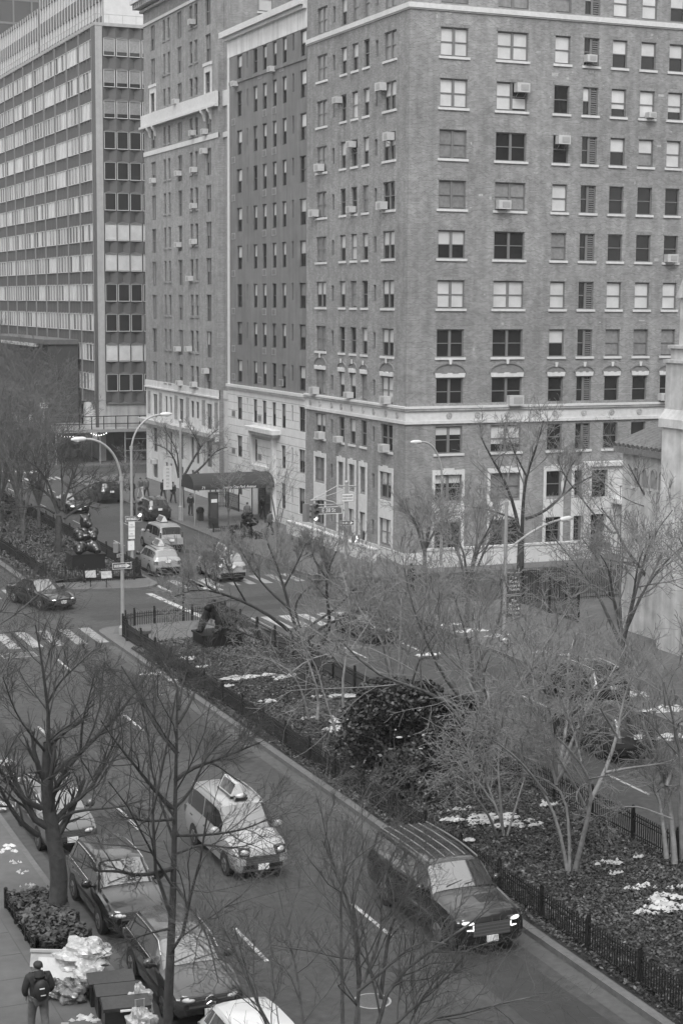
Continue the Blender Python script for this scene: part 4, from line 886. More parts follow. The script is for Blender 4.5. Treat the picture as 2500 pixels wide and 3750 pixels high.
def signal(label,c,rz=0.0,n=3):
    t=thing('traffic_signal',label,'traffic light',c,rz); m=MB(); m.box(-.17,.17,-.12,.12,-.18*n,.18*n,M('signal_housing',.16,.5)); m.build('housing',t,world=False)
    for i in range(n):
        z=.18*n-.18-.36*i; m=MB(); m.tube([(0,-.121,z),(0,-.14,z)],.13,LAMPON if i==n-1 else DARK,10); m.build('lens',t,world=False); m=MB(); fn=lambda u,w_,d:(u,d,w_)
        for k in range(8):
            a,b_=PI*k/8-.1,PI*(k+1)/8-.1; m.extr([(.14*math.cos(a),z+.14*math.sin(a)),(.155*math.cos(a),z+.155*math.sin(a)),(.155*math.cos(b_),z+.155*math.sin(b_)),(.14*math.cos(b_),z+.14*math.sin(b_))],fn,-.36,-.12,DARK)
        m.build('visor',t,world=False)
signal('traffic signal on the lamp post beside the bear statue with its lowest lens lit',OY(494,1862,99.1)+Vector((.2,-.2,0)))
def ped_signal(label,c,rz,walk=False):
    t=thing('pedestrian_signal',label,'pedestrian signal',c,rz); m=MB(); m.box(-.22,.22,-.12,.12,-.23,.23,M('signal_housing',.16,.5)); m.build('housing',t,world=False)
    if walk:
        m=MB(); fn=lambda u,z,d:(u,d,z); m.extr([(-.07,.02),(-.03,.12),(.05,.12),(.1,.0),(.06,-.02),(.04,.04),(.03,-.04),(.1,-.2),(.05,-.21),(0,-.08),(-.07,-.21),(-.12,-.19),(-.04,-.03),(-.04,.04)],fn,-.127,-.1205,LAMPON); m.ball((.01,-.124,.165),(.035,.004,.035),LAMPON,8,5); m.build('walking_figure',t,world=False)
    return t
ped_signal('grey pedestrian signal facing away on the front median lamp post',OY(428,2005,79.87)-Vector((.05,0,0)),R(70)); 
# --- signal mast at the brick house corner
mp=E38; t=thing('signal_mast','pale traffic signal post with braced mast arm at the brick house corner','traffic signal pole',(mp.x,mp.y,.15))
zt=OY(1265,1770,mp.y).z; m=MB(); m.tube([(mp.x,mp.y,.15),(mp.x,mp.y,zt)],[.13,.1],STEEL,10); m.ball((mp.x,mp.y,zt+.06),.13,STEEL,8,5); m.build('pole',t,40)
m=MB(); c1=OY(1236,1778,mp.y); c2=OY(1303,1780,mp.y); m.tube([c1,c2],.045,STEEL,6); m.build('crossbar',t)
m=MB(); a1=OY(1262,1870,mp.y); a2=OY(1218,1838,mp.y); a3=OY(1175,1829,mp.y); a4=OY(1136,1833,mp.y); m.tube([a1,a2,a3,a4],.055,STEEL,8); m.tube([OY(1256,1846,mp.y),OY(1130,1850,mp.y)],.04,STEEL,6); m.build('mast_arm',t)
m=MB(); m.tube([c1,a4],.018,STEEL,4); m.tube([c2,OY(1160,1828,mp.y)],.018,STEEL,4); m.build('guy_wires',t)
sign('street_sign','dark street name sign reading E 38 St under the mast arm',OY(1203,1869,mp.y),1.72,.44,'E 38 St',SIGNG,SIGNW,SIGNW,R(-3),size=.34,bw=.03)
sign('passenger_cars_sign','white sign reading PASSENGER CARS ONLY on the signal post at the brick house corner',OY(1269,1821,mp.y)-Vector((0,.14,0)),.78,.5,'PASSENGER\nCARS ONLY',size=.14,bw=.015)
signal('traffic signal hanging on the mast arm left of the E 38 St sign',OY(1153,1876,mp.y)); ped_signal('black pedestrian signal with a lit white walking figure near the brick house corner',OY(1302,1973,mp.y),0,True)
signal('second traffic signal facing away at the end of the mast arm',OY(1120,1878,mp.y),R(115))
# --- 39th street signs
m=MB(); pb=Vector((36.6,158.5,0)); zt=OY(160,1465,pb.y).z; x0=OY(160,1465,pb.y).x
t=thing('signal_mast','thin dark signal post with sign arm behind the bare trees at the left edge','traffic signal pole',(x0,pb.y,0)); m.tube([(x0,pb.y,0),(x0,pb.y,zt)],[.12,.09],STEEL,8); m.build('pole',t); m=MB(); m.tube([(x0,pb.y,OY(160,1545,pb.y).z),(OY(60,1535,pb.y).x,pb.y,OY(60,1535,pb.y).z),(OY(3,1533,pb.y).x,pb.y,OY(3,1533,pb.y).z)],.05,STEEL,6); m.build('mast_arm',t)
sign('street_sign','dark street name sign reading E 39 St at the left edge',OY(90,1560,pb.y),1.72,.44,'E 39 St',SIGNG,SIGNW,SIGNW,0,size=.34,bw=.03)
sign('passenger_cars_sign','white sign reading PASSENGER CARS ONLY above the E 39 St sign',OY(161,1484,pb.y)-Vector((0,.14,0)),.86,.55,'PASSENGER\nCARS ONLY',size=.15,bw=.015)
sign('hanging_notice','small white notice on the sign arm above the E 39 St sign',OY(113,1531,pb.y),.36,.72,'',border=None); sign('parking_sign','pale mottled traffic sign below the scaffold at left',OY(166,1606,pb.y),.72,1.05,'NO\nTURNS',M('worn_sign',.42,.6,.3,5),M('sign_ink_grey',.25,.5),None,size=.18)
signal('traffic signal on the sign arm at the left edge',OY(12,1570,pb.y)); sign('parking_sign','white parking sign below the traffic signal at the left edge',OY(23,1582,pb.y)-Vector((0,.3,0)),.36,1.1,'P',SIGNW,M('sign_ink_grey',.25,.5),None,size=.2)
# --- thin poles, kiosk, bus sign
p=G(672,2290); m=MB(); m.tube([(p.x,p.y,0),(p.x,p.y,OY(672,2130,p.y).z)],.05,IRON,6); tag(m.build('sign_post'),'thin dark bare post at the edge of the crossing behind the plaza railing','post')
pp=Vector((38.05,121.0,.15)); t=thing('utility_pole','tall grey pole at the kerb beside the awning','pole',pp); m=MB(); m.tube([pp,(pp.x,pp.y,1.2),(pp.x,pp.y,1.25),(pp.x,pp.y,OY(662,1545,pp.y).z)],[.2,.2,.12,.09],STEEL,10); m.build('shaft',t,40); m=MB(); m.ball((pp.x,pp.y,OY(662,1545,pp.y).z+.08),.14,STEEL,8,5); m.build('finial',t)
kp=Vector((38.6,115.0,.15)); t=thing('kiosk','tall dark slab kiosk with a screen at the far kerb','kiosk',kp); m=MB(); m.box(-.36,.36,-.13,.13,0,2.75,M('kiosk_body',.03,.3)); m.box(-.42,.42,-.18,.18,0,.12,STEEL); m.build('body',t,world=False); m=MB(); m.box(-.29,.29,-.14,-.1305,.9,2.55,M('kiosk_screen',.06,.1)); m.build('screen',t,world=False); m=MB(); m.box(-.2,.25,-.146,-.1405,2.0,2.25,SIGNW); m.build('screen_graphic',t,world=False)
bp=Vector((38.4,131.5,.15)); t=thing('bus_stop_sign','tall white bus stop sign panel on a post between pedestrians','sign',bp); zz=OY(614,1706,bp.y).z,OY(614,1793,bp.y).z; xx=OY(614,1750,bp.y).x-bp.x; m=MB(); m.tube([(xx,0.05,0),(xx,0.05,zz[0]-.2)],.04,STEEL,6); m.build('post',t,world=False); m=MB(); m.box(xx-.36,xx+.36,-.02,0,zz[1]-.15,zz[0]-.15,SIGNW); m.build('panel',t,world=False)
for i,z in enumerate(np.linspace(zz[1]+.1,zz[0]-.4,6)): text('lettering','M'+str(1+i),.2,M('sign_ink_grey',.25,.5),t,(xx,-.03,z))
# ================================================================== awning with lettering
ay0,ay1=117.4,120.4; ax0,ax1=37.9,44.2
t=thing('awning','long dark barrel-vaulted entrance awning lettered Seventy One Park Avenue','awning',(ax0,(ay0+ay1)/2,.15))
yc=(ay0+ay1)/2; rr_=(ay1-ay0)/2; zb0,zb1=2.8,3.0
m=MB(); n=14; prof=[(yc+rr_,zb0)]+[(yc+rr_*math.cos(PI*i/n),zb1+.85*math.sin(PI*i/n)) for i in range(n+1)]+[(yc-rr_,zb0)]
for (a,b_) in zip(prof[:-1],prof[1:]): m.add([(ax0,*a),(ax1,*a),(ax1,*b_),(ax0,*b_)],[(0,1,2,3)],CANVAS)
m.box(ax0,ax1,yc-rr_-.006,yc-rr_,zb0-.02,zb1+.02,CANVAS); m.add([(ax0,*q_) for q_ in prof],[tuple(range(len(prof)))],CANVAS); m.build('canopy',t,60)
m=MB(); 
for x in (ax0+.1,40.6,ax1-.7):
    for y in (ay0+.05,ay1-.05): m.tube([(x,y,.15),(x,y,3.0)],.045,STEEL if x<39 else IRON,6)
m.build('posts',t)
po=WLOC[t]; o=text('lettering','71',.30,SIGNW,t,Vector((ax0+.75,ay0-.02,2.93))-po,shear=.2); o=text('lettering','Seventy One Park Avenue',.32,SIGNW,t,Vector((41.4,ay0-.02,2.93))-po,shear=.35,sx=.78)
m=MB(); m.box(39.2,39.6,120.2,120.7,.15,.75,DARK); m.ball((39.4,120.45,.9),(.35,.35,.3),HOLLY,8,5); tag(m.build('planter'),'square dark planter at the awning post','planter')
# ================================================================== scaffold (sidewalk shed) at the office block
zS=OX(300,1585,41.0).z; zR=OX(300,1540,41.0).z
t=thing('sidewalk_shed','construction sidewalk shed with railed deck wrapping the office block corner','scaffold',(41,166.5,.15))
m=MB(); m.box(39.2,44.2,166.2,215,zS-.3,zS,STEEL); m.box(44.2,60,166.2,168.9,zS-.3,zS,STEEL); m.build('deck',t)
m=MB()
for z in (zS+.55,zR+.1): m.tube([(39.25,215,z),(39.25,166.3,z),(60,166.3,z)],.045,IRON,5)
for y in np.arange(166.3,214,1.9): m.box(39.2,39.3,y-.04,y+.04,zS,zR+.1,IRON)
for x in np.arange(39.25,60,1.25): m.box(x-.04,x+.04,166.26,166.34,zS,zR+.1,IRON)
m.build('railing',t)
m=MB()
for y in np.arange(166.5,214,3.4):
    for x in (39.4,43.9): m.tube([(x,y,.15),(x,y,zS-.3)],.07,STEEL,6)
for x in np.arange(46.5,60,2.4): m.tube([(x,166.5,.15),(x,166.5,zS-.3)],.07,STEEL,6)
m.build('posts',t)
m=MB()
for y in np.arange(166.5,205,6.8): m.tube([(39.4,y,zS-2.4),(39.4,y+3.4,zS-.35)],.035,STEEL,5)
for x in np.arange(46.5,58,2.4): m.tube([(x,166.5,1.4),(x+2.4,166.5,1.4)],.03,STEEL,5); m.tube([(x,166.5,2.6),(x+2.4,166.5,2.6)],.03,STEEL,5)
m.build('braces',t)
t=thing('string_lights','strings of small lit bulbs hanging under the sidewalk shed','string lights',(40,172,3))
m=MB()
for (xa,ya,xb,yb_,z) in ((39.5,171,39.5,182,3.3),(42,170,42,180,2.7),(39.6,186,39.6,196,2.9),(43,167.5,45,167.2,3.3)):
    for i in range(9): f=i/8; m.ball((xa+(xb-xa)*f,ya+(yb_-ya)*f,z-.35*math.sin(PI*f)),.042,BULB,6,4)
m.build('bulbs',t); m=MB()
for (xa,ya,xb,yb_,z) in ((39.5,171,39.5,182,3.3),(42,170,42,180,2.7),(39.6,186,39.6,196,2.9),(43,167.5,45,167.2,3.3)): m.tube([(xa+(xb-xa)*i/8,ya+(yb_-ya)*i/8,z+.06-.35*math.sin(PI*i/8)) for i in range(9)],.012,IRON,4)
m.build('wire',t)
m=MB(); m.box(46,58,168.95,169.0,.15,3.0,M('hoarding_mesh',.05,.8,.5,1.2)); tag(m.build('hoarding'),'dark mesh hoarding under the sidewalk shed beside the pale stone corner','hoarding')
# bicycle leaning by the hoarding
p=Vector((45.6,165.6,.15)); t=thing('bicycle','dark bicycle leaning under the sidewalk shed by the pale stone corner','bicycle',p)
for dx in (-.5,.5):
    m=MB(); pts=[(dx+.33*math.cos(2*PI*i/18),0,.34+.33*math.sin(2*PI*i/18)) for i in range(19)]; m.tube(pts,.022,TYRE,5,False); 
    for i in range(6): m.tube([(dx,0,.34),(dx+.32*math.cos(PI*i/3),0,.34+.32*math.sin(PI*i/3))],.005,STEEL,3)
    m.build('wheel',t,world=False)
m=MB(); 
for a,b_ in (((-.5,0,.34),(-.12,0,.34)),((-.5,0,.34),(-.2,0,.8)),((-.12,0,.34),(-.2,0,.85)),((-.12,0,.34),(.36,0,.78)),((-.2,0,.8),(.34,0,.84)),((.5,0,.34),(.34,0,.95))): m.tube([a,b_],.02,IRON,5)
m.build('frame',t,world=False); m=MB(); m.ball((-.22,0,.9),(.13,.06,.04),IRON,7,4); m.build('saddle',t,world=False); m=MB(); m.tube([(.34,-.25,.98),(.32,0,.97),(.34,.25,.98)],.015,IRON,5); m.build('handlebar',t,world=False)
# ================================================================== vehicles
def lerp(a,b,t): return a+(b-a)*t
def car(name,label,cat,loc,rz,paint,ST,win,wheels,grp=None,feat={},wr=.34,trim=None):
    """ST stations front to rear: (y, half width, bottom z, belt z, roof half width, roof z).  Front faces -Y.  win: station parameters (u0 windscreen base, u1 windscreen top, u2 rear roof end, u3 rear window base)"""
    t=thing(name,label,cat,loc,rz,grp); trim=trim or PBLK
    def sec(u,v):
        i=min(int(u),len(ST)-2); f=u-i; y,w,zb,zl,wr_,zr=[lerp(a,b,f) for a,b in zip(ST[i],ST[i+1])]
        pr=[(0,zb),(.86*w,zb),(.965*w,zb+.09),(w,lerp(zb,zl,.45)),(.995*w,lerp(zb,zl,.78)),(.955*w,zl),(wr_,zr-.075),(wr_*.93,zr-.018),(wr_*.6,zr+.012),(0,zr+.022)]
        j=min(int(v),len(pr)-2); g=v-j; return Vector((lerp(pr[j][0],pr[j+1][0],g),y,lerp(pr[j][1],pr[j+1][1],g)))
    NV=9
    def surf(mb,u0,u1,v0,v1,nu,nv,off,mat,sgn,us=None):
        vs=[];fs=[]; U=us or [u0+(u1-u0)*i/nu for i in range(nu+1)]; nu=len(U)-1
        for u in U:
            for j in range(nv+1):
                v=v0+(v1-v0)*j/nv; p=sec(u,v)
                if off:
                    e=.03; du=sec(min(u+e,len(ST)-1.001),v)-sec(max(u-e,0),v); dv=sec(u,min(v+e,NV-.001))-sec(u,max(v-e,0)); nn=dv.cross(du)
                    if nn.length>1e-9:
                        nn.normalize(); cen=Vector((0,p.y,.7))
                        if nn.dot(p-cen)<0: nn=-nn
                        p=p+nn*off
                vs.append((p.x*sgn,p.y,p.z))
        for i in range(nu):
            for j in range(nv): a=i*(nv+1)+j; fs.append((a,a+1,a+nv+2,a+nv+1))
        mb.add(vs,fs,mat)
    b=MB(); U=sorted({i/3 for i in range(0,3*(len(ST)-1)+1)})
    for s in (-1,1): surf(b,0,0,0,NV,0,NV*2,0,paint,s,U)
    for u in (0,len(ST)-1.0001):
        pts=[sec(u,v*.5) for v in range(NV*2+1)]; ring=[(p.x,p.y,p.z) for p in pts]+[(-p.x,p.y,p.z) for p in pts[::-1]]; b.add(ring,[tuple(range(len(ring)))],paint)
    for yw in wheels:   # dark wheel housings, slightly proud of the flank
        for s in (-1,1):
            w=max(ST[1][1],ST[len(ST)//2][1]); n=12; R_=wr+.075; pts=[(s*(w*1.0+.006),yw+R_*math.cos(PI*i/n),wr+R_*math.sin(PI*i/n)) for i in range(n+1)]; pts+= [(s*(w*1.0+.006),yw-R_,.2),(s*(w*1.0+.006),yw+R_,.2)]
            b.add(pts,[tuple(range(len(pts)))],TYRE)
    b.build('body',t,38,world=False)
    u0,u1,u2,u3=win
    g=MB(); 
    for s in (-1,1): surf(g,u0+.06,u1-.04,6.02,9,4,6,.008,CGLASS,s)
    g.build('windscreen',t,40,world=False)
    g=MB()
    for s in (-1,1): surf(g,u2+.12,u3-.1,6.15,9,4,6,.008,CGLASS,s)
    g.build('rear_window',t,40,world=False)
    cuts=feat.get('side',[u0+.45,(u1+u2)/2-.15,u2-.35,u2+.25])
    for s in (-1,1):
        for a,c in zip(cuts[:-1],cuts[1:]):
            g=MB(); surf(g,a+.04,c-.04,5.12,5.9,4,2,.010,CGLASS,s); g.build('side_window',t,40,world=False)
    for yw in wheels:
        for s in (-1,1):
            w=max(ST[1][1],ST[len(ST)//2][1]); o=thing_child('wheel',t,(s*(w-.1),yw,wr)); m=MB(); m.tube([(-.115,0,0),(-.1,0,0),(.1,0,0),(.115,0,0)],[wr*.86,wr,wr,wr*.86],TYRE,20); me=m.mesh('tyre',40); inst(me,'tyre',(0,0,0),0,o)
            m=MB(); m.tube([(.105*s,0,0),(.121*s,0,0)],[wr*.66,wr*.6],RIM,16); 
            for k in range(5): a=2*PI*k/5; m.obox((.124*s,wr*.33*math.cos(a),wr*.33*math.sin(a)),.012,wr*.5,wr*.16,0,DARK,rx=a)
            inst(m.mesh('rim',40),'rim',(0,0,0),0,o)
    L=ST[-1][0]; w1=ST[1][1]; zf=feat.get('zf',ST[1][3])
    for s in (-1,1):
        hw,hh=feat.get('hl',(.34,.13)); y1=ST[0][0]; m=MB(); x=s*(ST[0][1]-hw*.42); m.ball((x,y1+.06,zf-.02),(hw*.5,.13,hh*.55),LAMPON if feat.get('lit') else LAMPOFF,12,8,s*.35); m.obox((x,y1+.09,zf-.02),hw*1.05,.16,hh*1.15,s*.35,DARK); m.build('headlight',t,world=False)
        if feat.get('lit') and feat.get('drl'): m=MB(); m.obox((x-s*.04,y1+.0,zf-.2),hw*.5,.1,.02,s*.3,LAMPON); m.obox((x-s*.13,y1+.0,zf-.13),.02,.1,.12,s*.3,LAMPON); m.build('running_light',t,world=False)
        tw,th_=feat.get('tl',(.26,.2)); m=MB(); m.obox((s*(ST[-1][1]-.08),L-.07,feat.get('zt',ST[-1][3])),tw,.16,th_,-s*.35,TAIL); m.build('taillight',t,world=False)
        i0=int(u0); ym=lerp(ST[i0][0],ST[i0+1][0],.55+u0-i0); m=MB(); m.ball((s*(w1*1.0+.18),ym,ST[i0][3]+.12),(.15,.09,.13),feat.get('mir',paint),8,6); m.obox((s*(w1+.04),ym+.02,ST[i0][3]+.04),.16,.05,.05,0,PBLK); m.build('mirror',t,50,world=False)
        for k,a in enumerate(cuts[:-1]):   # door handles
            if k<2: yy=sec(cuts[k+1]-.25,4.2); m=MB(); m.obox((s*(yy.x+.012),yy.y,yy.z),.02,.2,.035,0,feat.get('hand',PBLK)); m.build('door_handle',t,world=False)
    gw,gz,gh=feat.get('grille',(ST[0][1]*.62,zf-.06,.2)); m=MB(); m.box(-gw,gw,ST[0][0]-.03,ST[0][0]+.1,gz-gh/2,gz+gh/2,DARK)
    for k in range(4): z=gz-gh/2+gh*(k+.5)/4; m.box(-gw,gw,ST[0][0]-.036,ST[0][0]-.03,z-.012,z+.012,feat.get('gbar',M('grille_bar',.10,.4)))
    m.build('grille',t,world=False)
    m=MB(); m.box(-ST[0][1]*.9,ST[0][1]*.9,ST[0][0]-.05,ST[0][0]+.12,ST[0][2]+.02,ST[0][2]+.14,trim); m.build('front_bumper',t,world=False)
    m=MB(); m.box(-ST[-1][1]*.95,ST[-1][1]*.95,L-.1,L+.06,ST[-1][2],ST[-1][2]+.24,feat.get('rb',trim)); m.build('rear_bumper',t,world=False)
    for yy,nm,z in ((ST[0][0]-.075,'front_plate',feat.get('fpz',zf-.24)),(L+.075,'rear_plate',feat.get('rpz',ST[-1][3]-.06))):
        m=MB(); m.box(-.16,.16,yy-.01,yy+.03,z-.08,z+.08,SIGNW); m.build('licence_plate',t,world=False)
    if feat.get('rails'):
        for s in (-1,1):
            m=MB(); pts=[sec(u,7) for u in np.linspace(u1+.05,u2-.02,6)]; m.tube([(s*p.x*.98,p.y,p.z+.05) for p in pts],.022,feat.get('railm',CHROME),6); m.build('roof_rail',t,world=False)
    if feat.get('ribs'):
        m=MB()
        for x in (-.45,-.15,.15,.45): m.tube([(x,sec(q,9).y,sec(q,8.3).z+.012) for q in np.linspace(u1+.3,u2-.05,7)],.022,feat['ribs'],5)
        m.build('roof_ribs',t,world=False)
    if feat.get('chromeline'):
        for s in (-1,1):
            m=MB(); pts=[sec(u,5.98) for u in np.linspace(cuts[0]+.1,cuts[-1],8)]; m.tube([(s*(p.x+.01),p.y,p.z+.01) for p in pts],.014,CHROME,5); pts=[sec(u,5.05) for u in np.linspace(cuts[0]+.1,cuts[-1],8)]; m.tube([(s*(p.x+.012),p.y,p.z) for p in pts],.012,CHROME,5); m.build('window_trim',t,world=False)
    if feat.get('taxi'):
        ys,zz=feat['taxi']; o=thing_child('roof_sign',t,(0,ys,zz)); m=MB(); m.extr([(-.22,0),(.22,0),(.04,.36),(-.04,.36)],lambda u,z,d:(u,d,z),-.55,.55,PWHT); me=m.mesh('sign_box'); inst(me,'sign_box',(0,0,0),0,o)
        m=MB(); 
        for s in (-1,1): m.add([(s*.215,-.5,.03),(s*.215,.5,.03),(s*.06,.5,.33),(s*.06,-.5,.33)],[(0,1,2,3)],M('advert_face',.10,.3,.8,7))
        inst(m.mesh('advert'),'advert',(0,0,0),0,o); m=MB(); m.box(-.26,.26,-.6,.6,-.05,0,PBLK); inst(m.mesh('mount'),'mount',(0,0,0),0,o)
        m=MB(); m.ball((0,-.78,.05),(.17,.09,.08),LAMPOFF,8,5); m.box(-.2,.2,-.86,-.7,-.06,0,PBLK); inst(m.mesh('roof_lamp',50),'roof_lamp',(0,0,0),0,o)
    if feat.get('star'):
        m=MB(); y=ST[0][0]-.045; pts=[(.13*math.cos(2*PI*i/20),y,gz+.13*math.sin(2*PI*i/20)) for i in range(21)]; m.tube(pts,.016,CHROME,5,False)
        for k in range(3): a=PI/2+2*PI*k/3; m.tube([(0,y,gz),(.125*math.cos(a),y,gz+.125*math.sin(a))],.012,CHROME,4)
        for s in (-1,1): m.box(s*.36-.2,s*.36+.2,y-.01,y+.01,gz-.03,gz+.03,CHROME)
        m.build('emblem',t,world=False)
    if feat.get('wiper'):
        m=MB(); a=sec(u0+.15,9); m.tube([(-.5,a.y-.02,a.z+.02),(.1,a.y+.12,a.z+.1)],.01,PBLK,4); m.tube([(.05,a.y-.02,a.z+.02),(.62,a.y+.1,a.z+.06)],.01,PBLK,4); m.build('wipers',t,world=False)
    return t
def thing_child(name,parent,loc):
    o=bpy.data.objects.new(name,None); COL.objects.link(o); o.parent=parent; o.location=loc; o.empty_display_size=.1; WLOC[o]=WLOC[parent]+Vector(loc); return o
def suv(L=4.6,w=.92,h=1.68,hood=1.0,s=1.0):
    return [(0,w*.74,.36,.62,w*.62,.74),(.12,w*.93,.28,.74,w*.78,hood-.14),(.55,w*.985,.24,hood-.08,w*.84,hood-.01),(L*.265,w,.22,hood,w*.86,hood+.07),(L*.42,w,.22,hood+.04,w*.73,h-.05),(L*.55,w,.22,hood+.05,w*.74,h),(L*.75,w,.22,hood+.07,w*.73,h-.01),(L*.90,w*.99,.24,hood+.08,w*.70,h-.07),(L*.975,w*.95,.28,hood+.02,w*.80,hood+.16),(L,w*.88,.36,hood-.14,w*.76,hood-.04)]
WS=(3,4,7,8)
def sedan(L=4.7,w=.91,h=1.43,hood=.86):
    return [(0,w*.7,.34,.56,w*.58,.64),(.14,w*.92,.24,.66,w*.76,hood-.16),(.6,w*.98,.2,hood-.08,w*.82,hood-.02),(L*.29,w,.2,hood,w*.84,hood+.06),(L*.45,w,.2,hood+.05,w*.68,h-.03),(L*.56,w,.2,hood+.06,w*.69,h),(L*.68,w,.2,hood+.07,w*.67,h-.05),(L*.85,w*.985,.22,hood+.07,w*.78,hood+.16),(L*.97,w*.94,.26,hood,w*.80,hood+.10),(L,w*.84,.34,hood-.16,w*.7,hood-.02)]
SW=(3,4,6,7)
van=[(0,.66,.38,.62,.55,.74),(.10,.80,.28,.78,.68,.92),(.45,.85,.24,.98,.72,1.06),(.98,.865,.22,1.06,.74,1.18),(1.75,.865,.22,1.08,.70,1.80),(2.6,.865,.22,1.08,.72,1.86),(3.7,.865,.22,1.08,.72,1.86),(4.45,.86,.24,1.08,.70,1.78),(4.66,.84,.28,1.06,.74,1.2),(4.73,.80,.36,.95,.72,1.02)]
car('taxi_van','pale taxi minivan with a roof advert driving toward the viewer between the lanes','taxi',(16.25,44.05,0),0,PTAXI,van,WS,(.86,3.75),None,{'taxi':(2.7,1.93),'rails':1,'railm':PTAXI,'grille':(.5,.62,.26),'fpz':.45,'zf':.9,'hl':(.3,.2)},.32)
tru=[(0,.80,.40,.72,.74,.92),(.09,.95,.32,.92,.84,1.05),(.3,1.0,.28,1.06,.88,1.13),(1.5,1.02,.28,1.2,.92,1.26),(2.15,1.02,.30,1.24,.78,1.83),(3.0,1.02,.30,1.24,.80,1.9),(4.3,1.02,.30,1.24,.80,1.9),(5.35,1.01,.32,1.24,.78,1.86),(5.6,.99,.34,1.18,.84,1.32),(5.68,.95,.42,1.06,.82,1.16)]
car('large_suv','large black SUV with roof ribs and lit headlights driving toward the viewer along the median','car',(19.68,36.6,0),0,PBLK,tru,WS,(1.02,4.35),None,{'lit':1,'drl':1,'ribs':M('rib_grey',.16,.5),'rails':1,'railm':M('rib_grey',.11,.5),'grille':(.52,.74,.34),'zf':.96,'fpz':.5,'hl':(.36,.10),'wiper':1},.41)
car('parked_suv','black SUV with a pale-lit bonnet parked beside the trash pile behind the star-badged car','car',(11.72,40.95,0),0,PBLK,suv(4.6,.88,1.66,1.0),WS,(.88,3.6),'cars parked along the near kerb',{'chromeline':1,'grille':(.5,.7,.22),'wiper':1})
car('parked_suv','dark grey SUV with a round star badge in the grille parked at the near kerb','car',(11.72,35.2,0),0,PGREY,suv(4.45,.88,1.6,.98),WS,(.86,3.5),'cars parked along the near kerb',{'chromeline':1,'star':1,'grille':(.52,.66,.26),'fpz':.42,'wiper':1})
car('parked_suv','white hatchback cut off by the lower edge of the photograph','car',(11.75,29.2,0),0,PWHT,suv(4.5,.88,1.5,.95),WS,(.88,3.55),'cars parked along the near kerb',{})
car('parked_car','dark car with a pale bonnet parked behind the thick street tree','car',(11.75,48.3,0),0,M('grey_silver_paint',.07,.28,coat=1),suv(4.5,.86,1.55,.95),WS,(.86,3.5),'cars parked along the near kerb',{'chromeline':1})
car('black_sedan','black sedan with lit headlights turning through the crossing at left','car',(21.1,88.0,0),R(17),PBLK,sedan(4.8,.93,1.44,.86),SW,(.92,3.75),None,{'lit':1,'grille':(.5,.5,.16),'fpz':.5,'hl':(.26,.07)},.34)
car('taxi_suv','pale taxi SUV with its tail toward the viewer waiting at the crossing','taxi',(29.65,101.35,0),PI,PTAXI,suv(4.45,.92,1.66,1.0),WS,(.86,3.5),None,{'taxi':(2.5,1.7),'rb':PBLK,'rpz':.95,'rails':1,'railm':PBLK,'mir':PBLK})
car('taxi_van','pale taxi van with its tail toward the viewer behind the taxi SUV','taxi',(32.65,110.6,0),PI,PTAXI,van,WS,(.86,3.75),None,{'taxi':(2.6,1.93),'rpz':.9,'tl':(.12,.36),'zt':1.25},.32)
car('dark_suv','dark grey SUV, tail toward the viewer, at the far kerb before the awning','car',(36.55,126.2,0),PI,PGREY,suv(4.8,.96,1.72,1.05),WS,(.92,3.75),None,{'rpz':1.0,'rails':1})
car('black_car','black car with headlights on coming out of the far cross street behind bare twigs','car',(32.1,128.3,0),0,PBLK,sedan(4.7,.92,1.45,.88),SW,(.9,3.7),None,{'lit':1})
car('black_suv','black SUV at the far kerb behind the curved lamp post','car',(36.3,139.0,0),PI,PBLK,suv(4.9,.97,1.78,1.08),WS,(.95,3.85),None,{'rpz':1.0})
car('taxi_sedan','pale taxi glimpsed through the branches behind the gorilla statue','taxi',(32.6,98.0,0),PI,PTAXI,suv(4.5,.92,1.66,1.0),WS,(.88,3.55),None,{'taxi':(2.5,1.7),'rpz':.95,'rb':PBLK})
car('dark_sedan','dark saloon crossing behind the median trees, its tail toward the viewer','car',(33.5,78.2,0),PI,PBLK,sedan(4.8,.93,1.5,.92),SW,(.92,3.75),None,{'rpz':.8})
car('dark_suv','dark SUV parked at the far kerb deep behind the twigs','car',(36.5,62.6,0),PI,PBLK,suv(4.7,.95,1.72,1.05),WS,(.92,3.7),None,{'rails':1,'rpz':1.0})
car('dark_suv','dark SUV driving away in the far carriageway behind the right-hand median trees','car',(33.1,55.6,0),PI,PGREY,suv(4.8,.96,1.74,1.05),WS,(.92,3.75),None,{'rpz':1.0,'rb':PBLK})
# ================================================================== bare trees
def tubes_np(P,Rd,n):
    N,k,_=P.shape; T=np.gradient(P,axis=1); T/=np.linalg.norm(T,axis=2,keepdims=True)+1e-9
    m=T.mean(1); ref=np.where((np.abs(m[:,2])<.8)[:,None],np.array([0,0,1.]),np.array([1.,0,0])); U=ref[:,None,:]-T*(T*ref[:,None,:]).sum(2,keepdims=True); U/=np.linalg.norm(U,axis=2,keepdims=True)+1e-9; W=np.cross(T,U)
    a=2*PI*np.arange(n)/n; V=P[:,:,None,:]+(U[:,:,None,:]*np.cos(a)[None,None,:,None]+W[:,:,None,:]*np.sin(a)[None,None,:,None])*Rd[:,:,None,None]
    b=(np.arange(N)*k*n)[:,None,None]; i=np.arange(k-1)[None,:,None]*n; j=np.arange(n)[None,None,:]; j2=(j+1)%n
    q=np.stack([b+i+j,b+i+j2,b+i+n+j2,b+i+n+j],-1).reshape(-1)
    return V.reshape(-1,3),q
